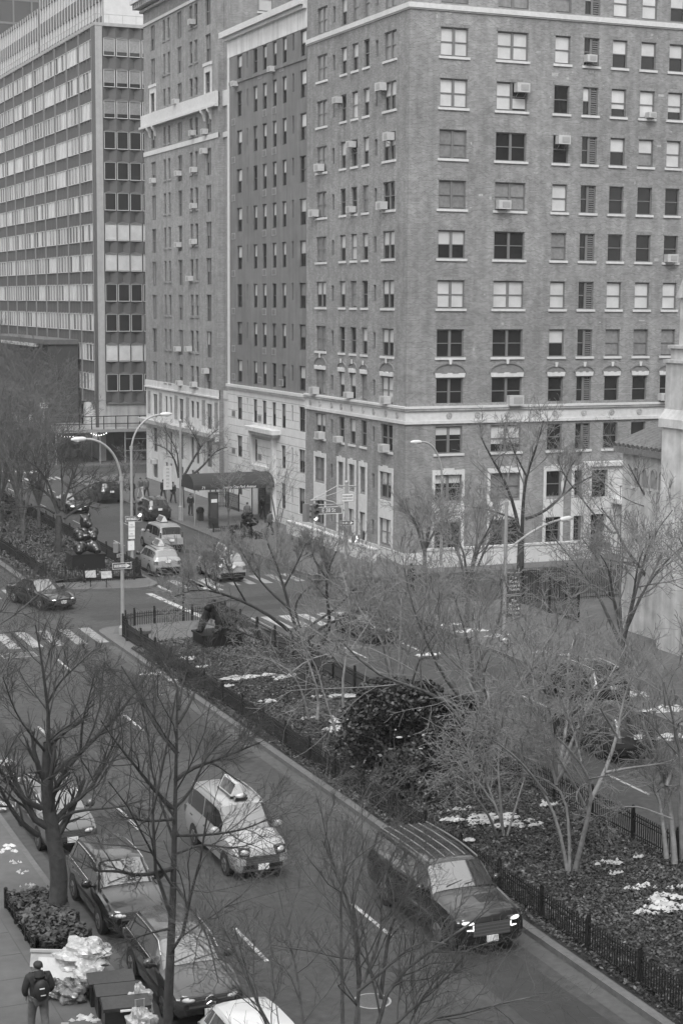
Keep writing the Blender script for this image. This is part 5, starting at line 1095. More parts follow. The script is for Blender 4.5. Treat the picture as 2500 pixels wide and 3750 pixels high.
def spawn(P,Rd,m,lf,ang,up,k,rmin,rg,t0=.25,rf=.55,bend=.18):
    N,kk,_=P.shape; L=np.linalg.norm(np.diff(P,axis=1),axis=2).sum(1); n=N*m; par=np.repeat(np.arange(N),m); t=(t0+(1-t0)*((np.tile(np.arange(m),N)+rg.uniform(0,1,n))/m)).clip(0,.985)
    x=t*(kk-1); i=np.floor(x).astype(int).clip(0,kk-2); f=(x-i)[:,None]
    S=P[par,i]*(1-f)+P[par,i+1]*f; D=P[par,i+1]-P[par,i]; D/=np.linalg.norm(D,axis=1,keepdims=True)+1e-9
    r0=(Rd[par,i]*(1-f[:,0])+Rd[par,i+1]*f[:,0])*rf; r0=np.maximum(r0,rmin)
    q=rg.normal(size=(n,3)); q-=D*(q*D).sum(1,keepdims=True); q/=np.linalg.norm(q,axis=1,keepdims=True)+1e-9
    a=np.radians(rg.normal(ang,9,n))[:,None]; d=D*np.cos(a)+q*np.sin(a); d[:,2]+=up; d/=np.linalg.norm(d,axis=1,keepdims=True)
    ln=(L[par]*lf*rg.uniform(.6,1.25,n)*(1.15-.55*t))[:,None]; out=np.zeros((n,k,3)); out[:,0]=S; dd=d
    for s in range(1,k):
        dd=dd+rg.normal(0,bend,(n,3))+np.array([0,0,up*.35]); dd/=np.linalg.norm(dd,axis=1,keepdims=True); out[:,s]=out[:,s-1]+dd*ln/(k-1)
    rr=r0[:,None]*np.linspace(1,.35,k)[None,:]; return out,np.maximum(rr,rmin*.7)
def resample(pts,k):
    pts=np.array([tuple(p) for p in pts]); d=np.r_[0,np.cumsum(np.linalg.norm(np.diff(pts,axis=0),axis=1))]; x=np.linspace(0,d[-1],k); out=np.stack([np.interp(x,d,pts[:,a]) for a in range(3)],1)
    for _ in range(1): out[1:-1]=(out[:-2]+2*out[1:-1]+out[2:])/4
    return out
def tree(label,base,limbs=(),t0=.34,trunk=None,r=.12,auto=None,lv=((6,.55,45,.12),(6,.5,42,.1),(5,.5,40,.08)),rmin=.006,bark=None,twig=None,seed=1,depth=1.3,grp=None,name='bare_tree',trunk_r1=.7):
    """limbs: pixel polylines seen in the photograph, each given its own depth around the trunk; auto=(n,height,spread,fork height,rise)"""
    rg=np.random.default_rng(seed); base=Vector(base); t=thing(name,label,'tree',base,0,grp); bark=bark or BARK; twig=twig or TWIG
    A=[];AR=[]; K=9
    if trunk:
        tp=[OY(x,y,base.y) for x,y in trunk] if not isinstance(trunk[0],Vector) else list(trunk)
        if tp[0].z>base.z+.05: tp=[base]+tp
        A.append(resample(tp,K)); AR.append(np.linspace(r,r*trunk_r1,K))
    for l in limbs:
        dy=rg.uniform(-depth,depth); p=[OY(x,y,base.y+dy*(i/(len(l)-1))) for i,(x,y) in enumerate(l[:-1] if isinstance(l[-1],float) else l)] if not isinstance(l[-1],float) else [OY(x,y,base.y+dy*(i/(len(l)-2))) for i,(x,y) in enumerate(l[:-1])]
        r0=l[-1] if isinstance(l[-1],float) else r*.6
        A.append(resample(p,K)); AR.append(np.linspace(r0,r0*.28,K))
    if auto:
        n,h,sp,fk,rise=auto
        for i in range(n):
            a=2*PI*(i+rg.uniform(-.3,.3))/n; q=sp*rg.uniform(.55,1.0); s=base+Vector((0,0,fk*rg.uniform(.75,1.0))); e=Vector((base.x+q*math.cos(a),base.y+q*math.sin(a),base.z+h*rg.uniform(.8,1.0))); m1=s.lerp(e,.35)+Vector((0,0,-rise*.2*h))*0+Vector((rg.normal(0,.15),rg.normal(0,.15),rise)); m2=s.lerp(e,.7)+Vector((rg.normal(0,.2),rg.normal(0,.2),rise*.6))
            A.append(resample([s,m1,m2,e],K)); AR.append(np.linspace(r*.62,r*.14,K))
    A=np.array(A);AR=np.array(AR); V,q=tubes_np(A,AR,7); raw_mesh('trunk',V,q,4,bark,t,True)
    ld=trunk and (trunk_r1>.5) and len(A)>1; src=A[1:] if ld else A; sR=AR[1:] if ld else AR
    Vs=[];qs=[];off=0; P_,R_=src,sR
    for i,(m,lf,ang,up) in enumerate(lv):
        k=5 if i<len(lv)-1 else 4
        P2,R2=spawn(P_,R_,m,lf,ang,up,k,rmin,rg,t0 if i==0 else .2)
        V,q=tubes_np(P2,R2,3 if i else 4); Vs.append(V); qs.append(q+off); off+=len(V); P_,R_=P2,R2
    raw_mesh('crown',np.concatenate(Vs),np.concatenate(qs),4,twig,t,True); return t
BARKN=M('damp_dark_bark',.04,.9,.4,6,bump=.7,bsc=25)
DEN=((8,.52,44,.16),(6,.58,42,.11),(5,.65,38,.07))
VDEN=((8,.52,46,.15),(7,.58,44,.11),(5,.65,40,.07))
# --- near pavement street trees
tree('thick-trunked street tree in the railed pit at the lower left',(9.85,42.9,.15),[
 [(150,2960),(85,2936),(27,2855),(-30,2790),(-90,2650),.085],[(180,2935),(168,2850),(172,2760),(183,2650),(176,2574),(157,2482),(152,2390),(130,2290),.075],
 [(185,2935),(219,2842),(250,2802),(295,2753),(393,2663),(470,2570),(540,2470),.085],[(192,3043),(219,2958),(286,2936),(330,2895),(357,2851),(400,2757),(440,2680),.08],
 [(140,3060),(76,3016),(27,2940),(0,2887),(-60,2790),.08],[(200,3020),(235,2980),(320,2965),(430,2960),(520,2930),.05],[(176,2574),(215,2500),(280,2440),(345,2380),.035],[(172,2760),(120,2700),(60,2620),(10,2480),.04],[(157,2482),(180,2400),(200,2320),.03],[(295,2753),(300,2650),(330,2540),(350,2460),.04]],
 trunk=[(222,3330),(218,3200),(200,3080),(178,2980),(170,2890),(172,2800),(175,2720)],r=.27,trunk_r1=.49,bark=BARKN,twig=TWIGD,lv=((9,.5,44,.16),(8,.6,38,.12),(5,.65,36,.08)),rmin=.0045,seed=3,depth=1.6)
tree('slim straight street tree rising in front of the star-badged parked car',(9.6,31.6,.15),[
 [(640,2860),(690,2815),(760,2795),(850,2760),(950,2720),.05],[(650,2760),(600,2700),(545,2620),(520,2560),(445,2440),.05],[(652,2650),(690,2590),(720,2520),(745,2430),.035],[(640,3180),(560,3200),(500,3210),(440,3190),(345,3190),.055],
 [(632,2960),(560,2890),(500,2810),(440,2740),(370,2640),.045],[(640,3060),(760,3060),(900,3040),(1020,2980),.035],[(640,3240),(700,3330),(760,3420),(800,3600),.035],[(655,2600),(650,2510),(600,2430),(570,2390),.03],[(655,2600),(668,2500),(690,2440),.03],[(640,2960),(700,2900),(720,2850),(760,2760),(850,2690),.035],[(640,3000),(540,3010),(440,2990),.035],[(630,3400),(540,3420),(430,3460),.03],[(640,3130),(740,3090),(850,3110),(930,3090),.03]],
 trunk=[(606,3990),(612,3740),(625,3500),(638,3200),(640,2900),(650,2720),(655,2600),(648,2510)],r=.13,trunk_r1=.1,bark=BARKN,twig=TWIGD,lv=((9,.55,44,.12),(8,.6,40,.09),(5,.65,36,.06)),rmin=.004,seed=7,depth=1.2)
tree('many-stemmed bare tree spreading up from the lower edge before the black SUV',(9.6,24.5,.15),[
 [(1300,4100),(1293,3735),(1310,3632),(1347,3545),(1310,3485),(1288,3388),(1282,3306),(1250,3209),(1180,3080),.05],[(1370,4100),(1380,3745),(1393,3659),(1434,3572),(1505,3523),(1570,3491),(1700,3400),(1790,3330),.055],[(1393,3659),(1412,3496),(1430,3380),(1500,3250),(1530,3130),.04],
 [(1440,4100),(1510,3750),(1575,3724),(1667,3724),(1825,3675),(1971,3648),.045],[(1260,4050),(1250,3500),(1246,3324),(1250,3132),(1300,3000),(1360,2900),.04],[(1320,4100),(1308,3467),(1284,3300),(1255,3218),(1217,3156),(1164,3013),.035],[(1100,4050),(868,3500),(806,3362),(782,3309),(720,3242),.03],[(1150,4050),(1078,3500),(1054,3395),(1025,3314),(1012,3220),.03],[(1300,3900),(1420,3780),(1500,3700),(1600,3620),(1690,3520),.04],[(1200,4100),(950,3700),(900,3560),(860,3400),.03],[(1330,3600),(1400,3420),(1390,3280),(1440,3120),.03],[(1310,3632),(1400,3560),(1480,3480),(1560,3440),(1640,3460),.03],[(1400,4100),(1450,3850),(1570,3600),(1650,3540),.035]],
 r=.09,bark=BARK,twig=M('brown_twig_bark',.085,.85,.3,2),lv=((10,.45,42,.12),(7,.58,38,.09),(5,.65,36,.06)),rmin=.0035,seed=9,depth=1.0)
tree('bare street tree mostly outside the left edge, its twigs reaching over the zebra crossing',(8.9,58,.15),[[(-260,2700),(-200,2500),(-120,2330),(0,2300),(60,2260),(110,2190),(200,2130),.06],[(-220,2700),(-150,2450),(-60,2250),(40,2200),(150,2290),(250,2330),.05],[(-220,2700),(-100,2600),(0,2540),(100,2490),.05],[(-220,2650),(-120,2420),(-20,2380),(60,2340),.04]],r=.2,trunk=[(-215,2900),(-220,2700)],twig=TWIGD,lv=DEN,seed=13)
# --- median trees
SB=Vector
def gb(x,y,z=.35): p=G(x,y,z); return (p.x,p.y,.25)
tree('dark-trunked spreading tree beside the gorilla statue on the front median',gb(1105,2530),[
 [(1110,2380),(1085,2300),(1060,2230),(1040,2150),(1010,2060),(980,1990),.10],[(1150,2390),(1200,2335),(1212,2300),(1200,2210),(1190,2110),(1230,2020),.10],[(1120,2350),(1170,2300),(1235,2270),(1330,2230),(1420,2190),.08],[(1105,2330),(1147,2276),(1190,2260),(1260,2200),(1330,2120),.07],
 [(1080,2330),(1000,2260),(900,2205),(790,2165),(730,2150),(680,2160),(640,2185),.085],[(1099,2300),(1072,2219),(1105,2170),(1159,2132),(1220,2100),.06],[(790,2165),(755,2150),(752,2080),(745,2020),.04],[(1060,2230),(990,2170),(930,2100),(880,2010),.06],[(1100,2370),(1020,2350),(930,2340),(860,2300),(800,2290),.05],[(1180,2350),(1260,2345),(1380,2340),(1470,2290),.05],[(1040,2150),(1090,2060),(1120,1990),.045],[(1190,2110),(1150,2050),(1130,1970),.04],[(900,2205),(850,2120),(820,2040),.045]],
 trunk=[(1105,2520),(1110,2440),(1118,2350)],r=.30,trunk_r1=.8,bark=M('black_bark',.04,.9,.4,6,bump=.6,bsc=25),t0=.48,twig=M('grey_twig_bark',.17,.85,.3,2),lv=((12,.46,44,.26),(9,.55,42,.16),(5,.62,40,.08)),rmin=.0105,seed=17,depth=2.2)
tree('pale slender multi-stemmed tree by the vault opening on the front median',gb(1150,2650),[[(1136,2650),(1104,2525),(1071,2460),(1000,2420),(930,2400),.055],[(1160,2644),(1169,2569),(1147,2471),(1120,2400),(1100,2330),.075],[(1071,2460),(1130,2410),(1240,2390),(1330,2400),(1400,2450),.035],[(1169,2569),(1150,2480),(1060,2440),(950,2400),.03]],r=.09,t0=.6,bark=BARKL,twig=TWIG,rmin=.0105,lv=((4,.45,44,.15),(4,.6,42,.1),(3,.65,38,.07)),seed=19)
tree('pale twin-stemmed tree leaning beside the evergreen shrub on the front median',gb(1255,2712),[[(1239,2715),(1212,2623),(1180,2525),(1160,2440),(1110,2360),.05],[(1266,2710),(1255,2580),(1250,2444),(1277,2390),(1290,2250),(1260,2120),.065],[(1250,2444),(1200,2380),(1150,2290),.04],[(1277,2390),(1340,2300),(1400,2200),(1440,2120),.04],[(1318,2620),(1328,2525),(1342,2444),(1360,2330),.035]],r=.08,t0=.6,bark=BARKL,twig=TWIG,rmin=.0105,lv=((6,.5,44,.15),(5,.6,42,.1),(4,.65,38,.07)),seed=23)
tree('bare tree with one long limb sweeping left over the far median railing',gb(1740,2800),[[(1740,2780),(1700,2640),(1646,2569),(1505,2509),(1385,2482),(1330,2430),(1260,2360),.09],[(1735,2760),(1720,2600),(1740,2450),(1700,2300),(1650,2150),.085],[(1740,2450),(1800,2350),(1840,2230),(1830,2100),.06],[(1720,2600),(1620,2480),(1560,2350),(1500,2200),(1480,2080),.07],[(1735,2700),(1850,2560),(1960,2450),(2030,2300),.07],[(1505,2509),(1540,2400),(1600,2310),.04]],r=.13,twig=TWIG,rmin=.0115,lv=VDEN,seed=29,depth=1.8)
tree('spreading multi-stemmed bare tree above the snow patch near the right on the front median',gb(1843,3082),[[(1845,3079),(1840,3008),(1807,2943),(1780,2860),(1770,2760),.05],[(1818,3063),(1791,2987),(1726,2900),(1690,2830),(1650,2800),.045],[(1856,3063),(1883,2970),(1920,2850),(1960,2700),.04],[(1840,3040),(1832,2940),(1822,2800),(1830,2650),.05],[(1807,2943),(1760,2880),(1700,2780),(1740,2650),.03]],r=.07,t0=.5,bark=BARKL,twig=TWIG,rmin=.0105,lv=DEN,seed=31)
tree('forked pale-trunked tree in the leafy bed at the right of the front median',gb(2092,3208),[[(2078,3203),(2062,3090),(2029,2981),(2002,2911),(1960,2860),(1880,2760),(1800,2690),.06],[(2084,3193),(2084,3035),(2067,2900),(2000,2850),(1900,2830),.06],[(2100,3209),(2122,3117),(2149,3008),(2170,2932),(2165,2862),(2127,2792),(2040,2700),.085],[(2160,2933),(2190,2880),(2214,2830),(2260,2700),(2280,2560),(2330,2430),.07],[(2138,2949),(2110,2890),(2084,2841),(2040,2770),(1980,2640),.05],[(2214,2830),(2320,2810),(2420,2800),(2500,2770),.045],[(2127,2792),(2100,2680),(2060,2560),.04],[(2002,2911),(1900,2780),(1790,2700),(1700,2650),.04],[(2260,2700),(2200,2600),(2150,2480),.04]],r=.12,t0=.5,bark=BARKL,twig=TWIG,lv=VDEN,rmin=.0095,seed=37,depth=1.6)
tree('twin pale trunks at the right edge by the median railing',gb(2465,3165),[[(2470,3165),(2460,3000),(2440,2880),(2400,2760),(2350,2640),.10],[(2440,3145),(2425,3000),(2408,2900),(2360,2820),.08],[(2500,3150),(2490,2960),(2500,2800),(2470,2650),(2430,2500),.09],[(2440,2880),(2480,2760),(2540,2660),.06],[(2460,3000),(2330,2950),(2260,2960),(2200,2990),.03]],r=.12,t0=.45,bark=BARKL,twig=TWIG,rmin=.0105,lv=DEN,seed=41)
for i,(x,y,h,sp,sd,lab) in enumerate(((26.6,57.3,6.8,3.2,43,'dense bare tree before the dark saloon on the front median'),(26.8,50.0,6.2,3.0,53,'bare tree above the dark railing right of the evergreen shrubs'),(27.0,46.0,6.0,2.8,59,'low dense bare tree before the far-carriageway SUV'))):
    tree(lab,(x,y,.25),auto=(6,h,sp,1.2,.5),r=.11,bark=BARKL,twig=TWIG,rmin=.0115,lv=((6,.52,46,.14),(6,.58,44,.10),(4,.65,40,.07)),seed=sd)
# --- far pavement and side-street trees
tree('tall bare street tree in front of the brick corner house entrance',(44.0,82.6,.15),[[(1905,1990),(1890,1880),(1850,1760),(1800,1680),(1760,1600),.13],[(1910,1960),(1915,1830),(1925,1740),(1960,1650),(1990,1540),.12],[(1925,1900),(1990,1880),(2060,1810),(2130,1760),(2200,1730),.10],[(1880,1900),(1830,1880),(1760,1860),(1700,1855),.07],[(1925,1740),(1880,1650),(1850,1560),.06],[(2060,1810),(2080,1720),(2140,1640),.06]],trunk=[(1905,2190),(1905,2080),(1908,1960)],r=.26,bark=M('black_bark',.04,.9,.4,6,bump=.6,bsc=25),twig=TWIG,lv=DEN,rmin=.013,seed=67,depth=1.5)
tree('bare tree with drooping limbs in front of the church porch',(42.6,70.5,.15),[[(2400,2230),(2385,2130),(2330,2060),(2290,2020),(2240,1900),(2200,1860),.11],[(2420,2230),(2420,2100),(2430,1980),(2400,1880),(2350,1800),(2300,1700),.11],[(2430,2180),(2480,2080),(2540,2000),.09],[(2400,1880),(2440,1800),(2480,1700),.06],[(2240,1950),(2170,1880),(2110,1800),(2060,1740),(2040,1680),.06],[(2330,2060),(2270,2060),(2200,2040),(2120,2060),.06]],trunk=[(2415,2330),(2412,2230)],r=.2,bark=BARK,twig=TWIG,lv=DEN,rmin=.011,seed=71)
for (x,y,h,sp,sd,lab) in ((38.9,61,7.6,3.4,73,'bare kerbside tree by the dark SUV at the far kerb'),(38.9,53.5,7.6,3.4,79,'bare kerbside tree over the right snowbank at the far kerb'),(38.9,75.5,6.5,3.0,83,'bare kerbside tree by the banner lamp post'),(42.5,88.0,5.0,2.2,89,'small bare tree at the side-street kerb by the pale area wall')):
    tree(lab,(x,y,.15),auto=(7,h,sp,2.2,.8),trunk=[SB((x,y,.1)),SB((x,y,2.4))],r=.14,twig=TWIG,lv=DEN,rmin=.011,seed=sd)
tree('bare tree with three crooked limbs behind the awning',(41.3,128.5,.15),[[(655,1750),(640,1680),(610,1640),(560,1625),.10],[(675,1740),(720,1660),(760,1600),(800,1570),.11],[(690,1750),(740,1710),(790,1650),(832,1637),.11],[(655,1730),(650,1650),(620,1600),(600,1560),.08],[(735,1640),(715,1600),(690,1560),.07]],trunk=[(668,1870),(665,1800),(668,1740)],r=.22,bark=M('black_bark',.04,.9,.4,6,bump=.6,bsc=25),twig=TWIG,lv=DEN,rmin=.013,seed=97)
for (x,y,h,sd,lab) in ((38.9,112.5,5.2,101,'young sapling in the railed planted pit by the kiosk'),(39.0,103,6.2,103,'young sapling by the kerb in front of the brick avenue front'),(38.8,136.5,4.2,107,'thin sapling between the pedestrians beyond the awning')):
    tree(lab,(x,y,.15),auto=(4,h,1.2,1.6,.4),trunk=[SB((x,y,.1)),SB((x,y,2.0))],r=.06,twig=TWIG,lv=((6,.5,42,.15),(5,.5,42,.1),(4,.5,40,.05)),rmin=.008,seed=sd)
tree('dark spreading tree on the far median behind the bear statue',gb(213,2030),[[(213,1880),(190,1820),(150,1790),(100,1770),.12],[(225,1870),(245,1800),(270,1740),(290,1690),.11],[(235,1900),(270,1870),(310,1850),(360,1830),.09],[(205,1860),(180,1770),(140,1710),(90,1680),.09],[(225,1850),(230,1760),(220,1700),(250,1650),.08],[(200,1880),(150,1850),(80,1860),(20,1850),.07],[(245,1830),(320,1780),(380,1760),(420,1780),.07]],trunk=[(212,2030),(214,1960),(215,1890)],r=.26,bark=M('black_bark',.04,.9,.4,6,bump=.6,bsc=25),twig=TWIGD,lv=((9,.55,46,.12),(7,.6,42,.08),(5,.62,40,.05)),rmin=.013,seed=109,depth=2.0)
k_=['nearest','second','third','fourth','fifth','sixth','seventh','eighth']
for i,(x,y,h,sp,sd) in enumerate(((24.3,112.5,8.0,3.2,113),(26.6,118,8.5,3.4,127),(24.6,122,9.0,3.4,131),(27.0,127,9.0,3.4,137),(27.3,133.5,9.5,3.4,139),(38.7,168,9.5,3.0,149),(38.9,177,10,3.2,151),(39.0,188,11,3.2,157))):
    lab=(f"{k_[i]} tangled bare tree from the bear statue along the far median") if i<5 else f"{k_[i-5]} of the tall bare trees beyond the second cross street at the left edge"
    tree(lab,(x,y,.25),auto=(7,h,sp,2.0,.9 if i<5 else 2),trunk=[SB((x,y,.2)),SB((x,y,2.2 if i<5 else 5))],r=.16,twig=M('brown_grey_twig',.10,.85,.3,2),lv=((7,.55,46,.14),(6,.6,44,.10),(4,.65,40,.07)),rmin=.014 if i<5 else .017,seed=sd,grp='bare trees along the far median')
# --- evergreen shrubs
def shrub(name,label,c,rx,ry,h,n,mat,smin,smax,seed,stems=6):
    t=thing(name,label,'shrub',c); rg=np.random.default_rng(seed); L=[]
    nb=max(9,n//420); cen=[]
    for i in range(nb):
        a=rg.uniform(0,2*PI); q=math.sqrt(rg.uniform(0,1)); z=rg.uniform(.08,1); s=math.sqrt(max(.12,1-(z*.93)**2)); cen.append((c[0]+rx*q*s*math.cos(a),c[1]+ry*q*s*math.sin(a),c[2]+h*z))
    P_=[]
    for cc in cen:
        m=n//nb; d=rg.normal(size=(m,3)); d/=np.linalg.norm(d,axis=1,keepdims=True); P_.append(np.array(cc)+d*(rg.uniform(.6,1.0,(m,1))*np.array([[.5,.5,.36]])*rx*.62))
    P_=np.concatenate(P_); P_=P_[P_[:,2]>c[2]]
    leaves('foliage',len(P_),lambda r_,k:P_,mat,smin,smax,seed,t,.9)
    m=MB()
    for i in range(stems): a=2*PI*i/stems; m.tube([(c[0],c[1],c[2]-.1),(c[0]+rx*.3*math.cos(a),c[1]+ry*.3*math.sin(a),c[2]+h*.5),(c[0]+rx*.6*math.cos(a),c[1]+ry*.6*math.sin(a),c[2]+h*.85)],[.05,.035,.012],BARK,5)
    m.build('stems',t); return t
p=G(1430,2890,.4); shrub('evergreen_shrub','large glossy dark evergreen shrub in the middle of the front median, flecked with snow',(24.6,52.3,.3),2.15,2.4,2.9,23000,HOLLY,.06,.11,5)
shrub('evergreen_shrub','smaller dark evergreen shrub behind the large one by the far median railing',(26.7,52.4,.3),1.4,2.2,2.3,9000,HOLLY,.06,.11,6)
shrub('evergreen_shrub','low dark evergreen spilling over the railing in front of the large shrub',(23.2,48.8,.3),.9,1.3,1.0,3500,HOLLY,.05,.09,8)
shrub('clipped_shrub','dark shrub in the planted pit beside the kiosk',(39.3,110.6,.2),1.1,1.2,1.5,2500,HOLLY,.08,.14,9)
shrub('clipped_shrub','dark conical evergreen by the church garden gate',(56.3,91.6,.2),.7,.7,2.9,2200,HOLLY,.08,.14,10)
shrub('hedge','dark hedge along the far median under the bare trees',(24.6,131,.3),2.6,7.5,1.5,9000,HOLLY,.12,.2,11)
shrub('clipped_shrub','dark bush at the nose of the far median behind the lamp post',(27.1,97.6,.25),.6,.6,.8,1500,HOLLY,.06,.1,12)
mb=MB(); rr=random.Random(8)
for i in range(60): a=rr.uniform(0,2*PI); q=rr.uniform(.3,1.5); z=rr.uniform(.6,1.9); x,y=24.9+q*math.cos(a)*1.1,51.9+q*math.sin(a); rr2=rr.uniform(.03,.085); mb.ball((x,y,z+.25),(rr2*1.5,rr2,rr2*.5),SNOW,6,4,rr.uniform(0,3))
kind(mb.build('snow_on_shrub'),'stuff')
# tree pit of the thick street tree: railing + ivy
fence('tree_pit_railing','low black railing round the ivy-filled pit of the thick street tree',[(8.9,40.4),(10.25,40.4),(10.25,44.2),(8.9,44.2),(8.9,40.4)],.16,.36,sp=.14,post=1.5)
kind(leaves('pit_ivy',3800,lambda rg,n:np.stack([rg.uniform(8.9,10.25,n),rg.uniform(40.4,44.2,n),.2+rg.uniform(0,.45,n)],1),LEAF,.05,.10,14),'stuff')
mb=MB(); mb.box(8.92,10.24,40.42,44.18,.1,.2,SOIL); kind(mb.build('tree_pit_soil'),'structure')

# ================================================================== thin winter haze
mb=MB(); mb.box(-60,130,-20,400,-1,125,None); hz=bpy.data.objects.new('haze',bpy.data.meshes.new('haze')); COL.objects.link(hz)
hz.data.from_pydata(mb.v,[],mb.f); hm=bpy.data.materials.new('winter_haze'); hm.use_nodes=True; hn=hm.node_tree; hn.nodes.remove(hn.nodes['Principled BSDF'])
pv=hn.nodes.new('ShaderNodeVolumePrincipled'); pv.inputs['Color'].default_value=(.9,.9,.9,1); pv.inputs['Density'].default_value=.0003; hn.links.new(pv.outputs[0],hn.nodes['Material Output'].inputs['Volume']); hz.data.materials.append(hm); kind(hz,'stuff')
# ================================================================== people
SKIN=M('skin',.22,.6,.1,20); HAIR=M('dark_hair',.02,.7); JKT=M('black_jacket',.018,.8,.3,14); TRS=M('grey_trousers',.10,.85,.2,10); TRSD=M('dark_trousers',.03,.85); TRSL=M('pale_trousers',.42,.85); COATG=M('grey_coat',.09,.85,.2,8); SHOE=M('dark_shoe',.02,.6)
def skin_mesh(name,pts,edges,rad,mat,sub=1):
    me=bpy.data.meshes.new(name); me.from_pydata([tuple(p) for p in pts],edges,[]); o=bpy.data.objects.new(name,me); COL.objects.link(o)
    sk=o.modifiers.new('s','SKIN'); sk.use_smooth_shade=True
    lay=me.skin_vertices[0].data
    for i,r in enumerate(rad): lay[i].radius=(r,r) if not hasattr(r,'__len__') else r
    lay[0].use_root=True
    ss=o.modifiers.new('u','SUBSURF'); ss.levels=sub; ss.render_levels=sub
    m2=eval_mesh(o); bpy.data.objects.remove(o); m2.materials.clear(); m2.materials.append(mat); return m2
def person_meshes(stride=.22,arm=.1,pocket=False,H=1.75):
    """front faces -Y; returns dict of meshes"""
    k=H/1.75; hip=.93*k
    J={'pel':(0,0,hip),'sp':(0,.01,1.15*k),'ch':(0,0,1.36*k),'nk':(0,0,1.50*k),'hd':(0,-.015,1.58*k),'ht':(0,-.02,1.69*k)}
    body_p=[J['pel'],J['sp'],J['ch'],J['nk'],J['hd'],J['ht'],(0,-.105,1.60*k)]; E_=[(0,1),(1,2),(2,3),(3,4),(4,5),(4,6)]; Rr=[.12,.115,.13,.058,(.082,.098),.07,.03]
    Rr=[(.135,.10),(.125,.095),(.15,.10),.056,(.08,.095),.065,.022]
    idx=len(body_p); legs={};arms={}
    for s in (-1,1):
        f=s*stride; hipj=(s*.095,0,hip-.04); kn=(s*.10,-f*.55-.03,.50*k); an=(s*.10,-f+ (.06 if f<0 else 0),.09*k); toe=(s*.11,-f-.15,.035)
        b=len(body_p); body_p+=[hipj,kn,an,toe]; E_+=[(0,b),(b,b+1),(b+1,b+2),(b+2,b+3)]; Rr+=[.088,.058,.042,.038]; legs[s]=(hipj,kn,an,toe)
        sh=(s*.185,0,1.42*k); el=(s*(.25),.02+s*arm*.5,1.14*k); wr=(s*.24,-.05+s*arm,.90*k) if not pocket else (s*.20,-.10,.97*k); pa=(wr[0],wr[1]-.02,wr[2]-.08)
        b=len(body_p); body_p+=[sh,el,wr,pa]; E_+=[(2,b),(b,b+1),(b+1,b+2),(b+2,b+3)]; Rr+=[.062,.045,.03,(.036,.02)]; arms[s]=(sh,el,wr,pa)
        for q in range(4): b2=len(body_p); body_p+=[(pa[0]+s*.0,pa[1]-.03+q*.02,pa[2]-.045),(pa[0]-s*.012,pa[1]-.035+q*.021,pa[2]-.085+abs(q-1.5)*.006)]; E_+=[(b+3,b2),(b2,b2+1)]; Rr+=[.0095,.008]
        b2=len(body_p); body_p+=[(pa[0]-s*.02,pa[1]-.05,pa[2]+.0)]; E_+=[(b+3,b2)]; Rr+=[.010]
    out={'body':skin_mesh('body',body_p,E_,Rr,SKIN,2)}
    jp=[(0,0,.88*k),(0,.01,1.10*k),(0,.0,1.36*k),(0,.005,1.49*k)]; je=[(0,1),(1,2),(2,3)]; jr=[(.175,.135),(.165,.13),(.175,.135),(.085,.08)]
    for s in (-1,1):
        sh,el,wr,pa=arms[s]; b=len(jp); jp+=[sh,el,wr]; je+=[(2,b),(b,b+1),(b+1,b+2)]; jr+=[.088,.068,.052]
    out['jacket']=skin_mesh('jacket',jp,je,jr,JKT,2)
    tp=[(0,0,hip)]; te=[]; tr=[(.15,.12)]
    for s in (-1,1): hipj,kn,an,toe=legs[s]; b=len(tp); tp+=[hipj,kn,an]; te+=[(0,b),(b,b+1),(b+1,b+2)]; tr+=[.108,.08,.068]
    out['trousers']=skin_mesh('trousers',tp,te,tr,TRS,2)
    for s in (-1,1): m=MB(); hipj,kn,an,toe=legs[s]; m.ball((an[0],(an[1]+toe[1])/2-.0,an[2]-.03 if an[2]>.06 else .05),(.052,.14,.05),SHOE,9,6); out['shoe%d'%s]=m.mesh('shoe',60)
    m=MB(); m.ball((0,.012,1.665*k),(.088,.102,.085),HAIR,12,8); out['hair']=m.mesh('hair',60)
    m=MB()
    for s in (-1,1): m.ball((s*.085,-.005,1.60*k),(.014,.025,.034),SKIN,6,5); m.ball((s*.032,-.108,1.625*k),(.012,.008,.008),HAIR,6,4)
    m.box(-.025,.025,-.112,-.10,1.55*k,1.56*k,M('lips',.13,.6)); out['face']=m.mesh('face_features',60)
    return out
PM=[person_meshes(.24,.12),person_meshes(.14,-.08,True),person_meshes(.05,.03,True,1.72)]
def person(label,loc,rz,pm=0,jacket=JKT,trousers=TRSD,hair=HAIR,grp=None):
    t=thing('person',label,'person',loc,rz,grp); D=PM[pm]
    for k,mat in (('body',None),('jacket',jacket),('trousers',trousers),('shoe-1',None),('shoe1',None),('hair',hair),('face',None)):
        o=inst(D[k],'face_features' if k=='face' else k.split('-')[0].rstrip('1'),(0,0,0),0,t)
        if mat and o.data.materials[0]!=mat:
            o.data=o.data.copy(); o.data.materials.clear(); o.data.materials.append(mat)
    return t
fp=G(125,3760,.15); fg=person('person in black jacket and grey trousers walking away with a small black backpack',(7.88,35.75,.15),R(185),1,JKT,TRS); fg.scale=(1.22,1.2,1.04)
m=MB(); m.ball((0,.20,1.17),(.15,.09,.24),M('backpack_cloth',.012,.6),12,9); m.box(-.03,.06,.283,.30,1.24,1.26,SIGNW); m.box(-.05,.04,.283,.295,1.09,1.105,SIGNW)
for s in (-1,1): m.tube([(s*.1,.15,1.38),(s*.11,.0,1.47),(s*.12,-.13,1.35)],.02,M('backpack_cloth',.012,.6),5)
m2=MB(); m2.tube([(0,.06,1.43),(0,.05,1.50),(0,.03,1.545)],[.11,.095,.08],JKT,10)
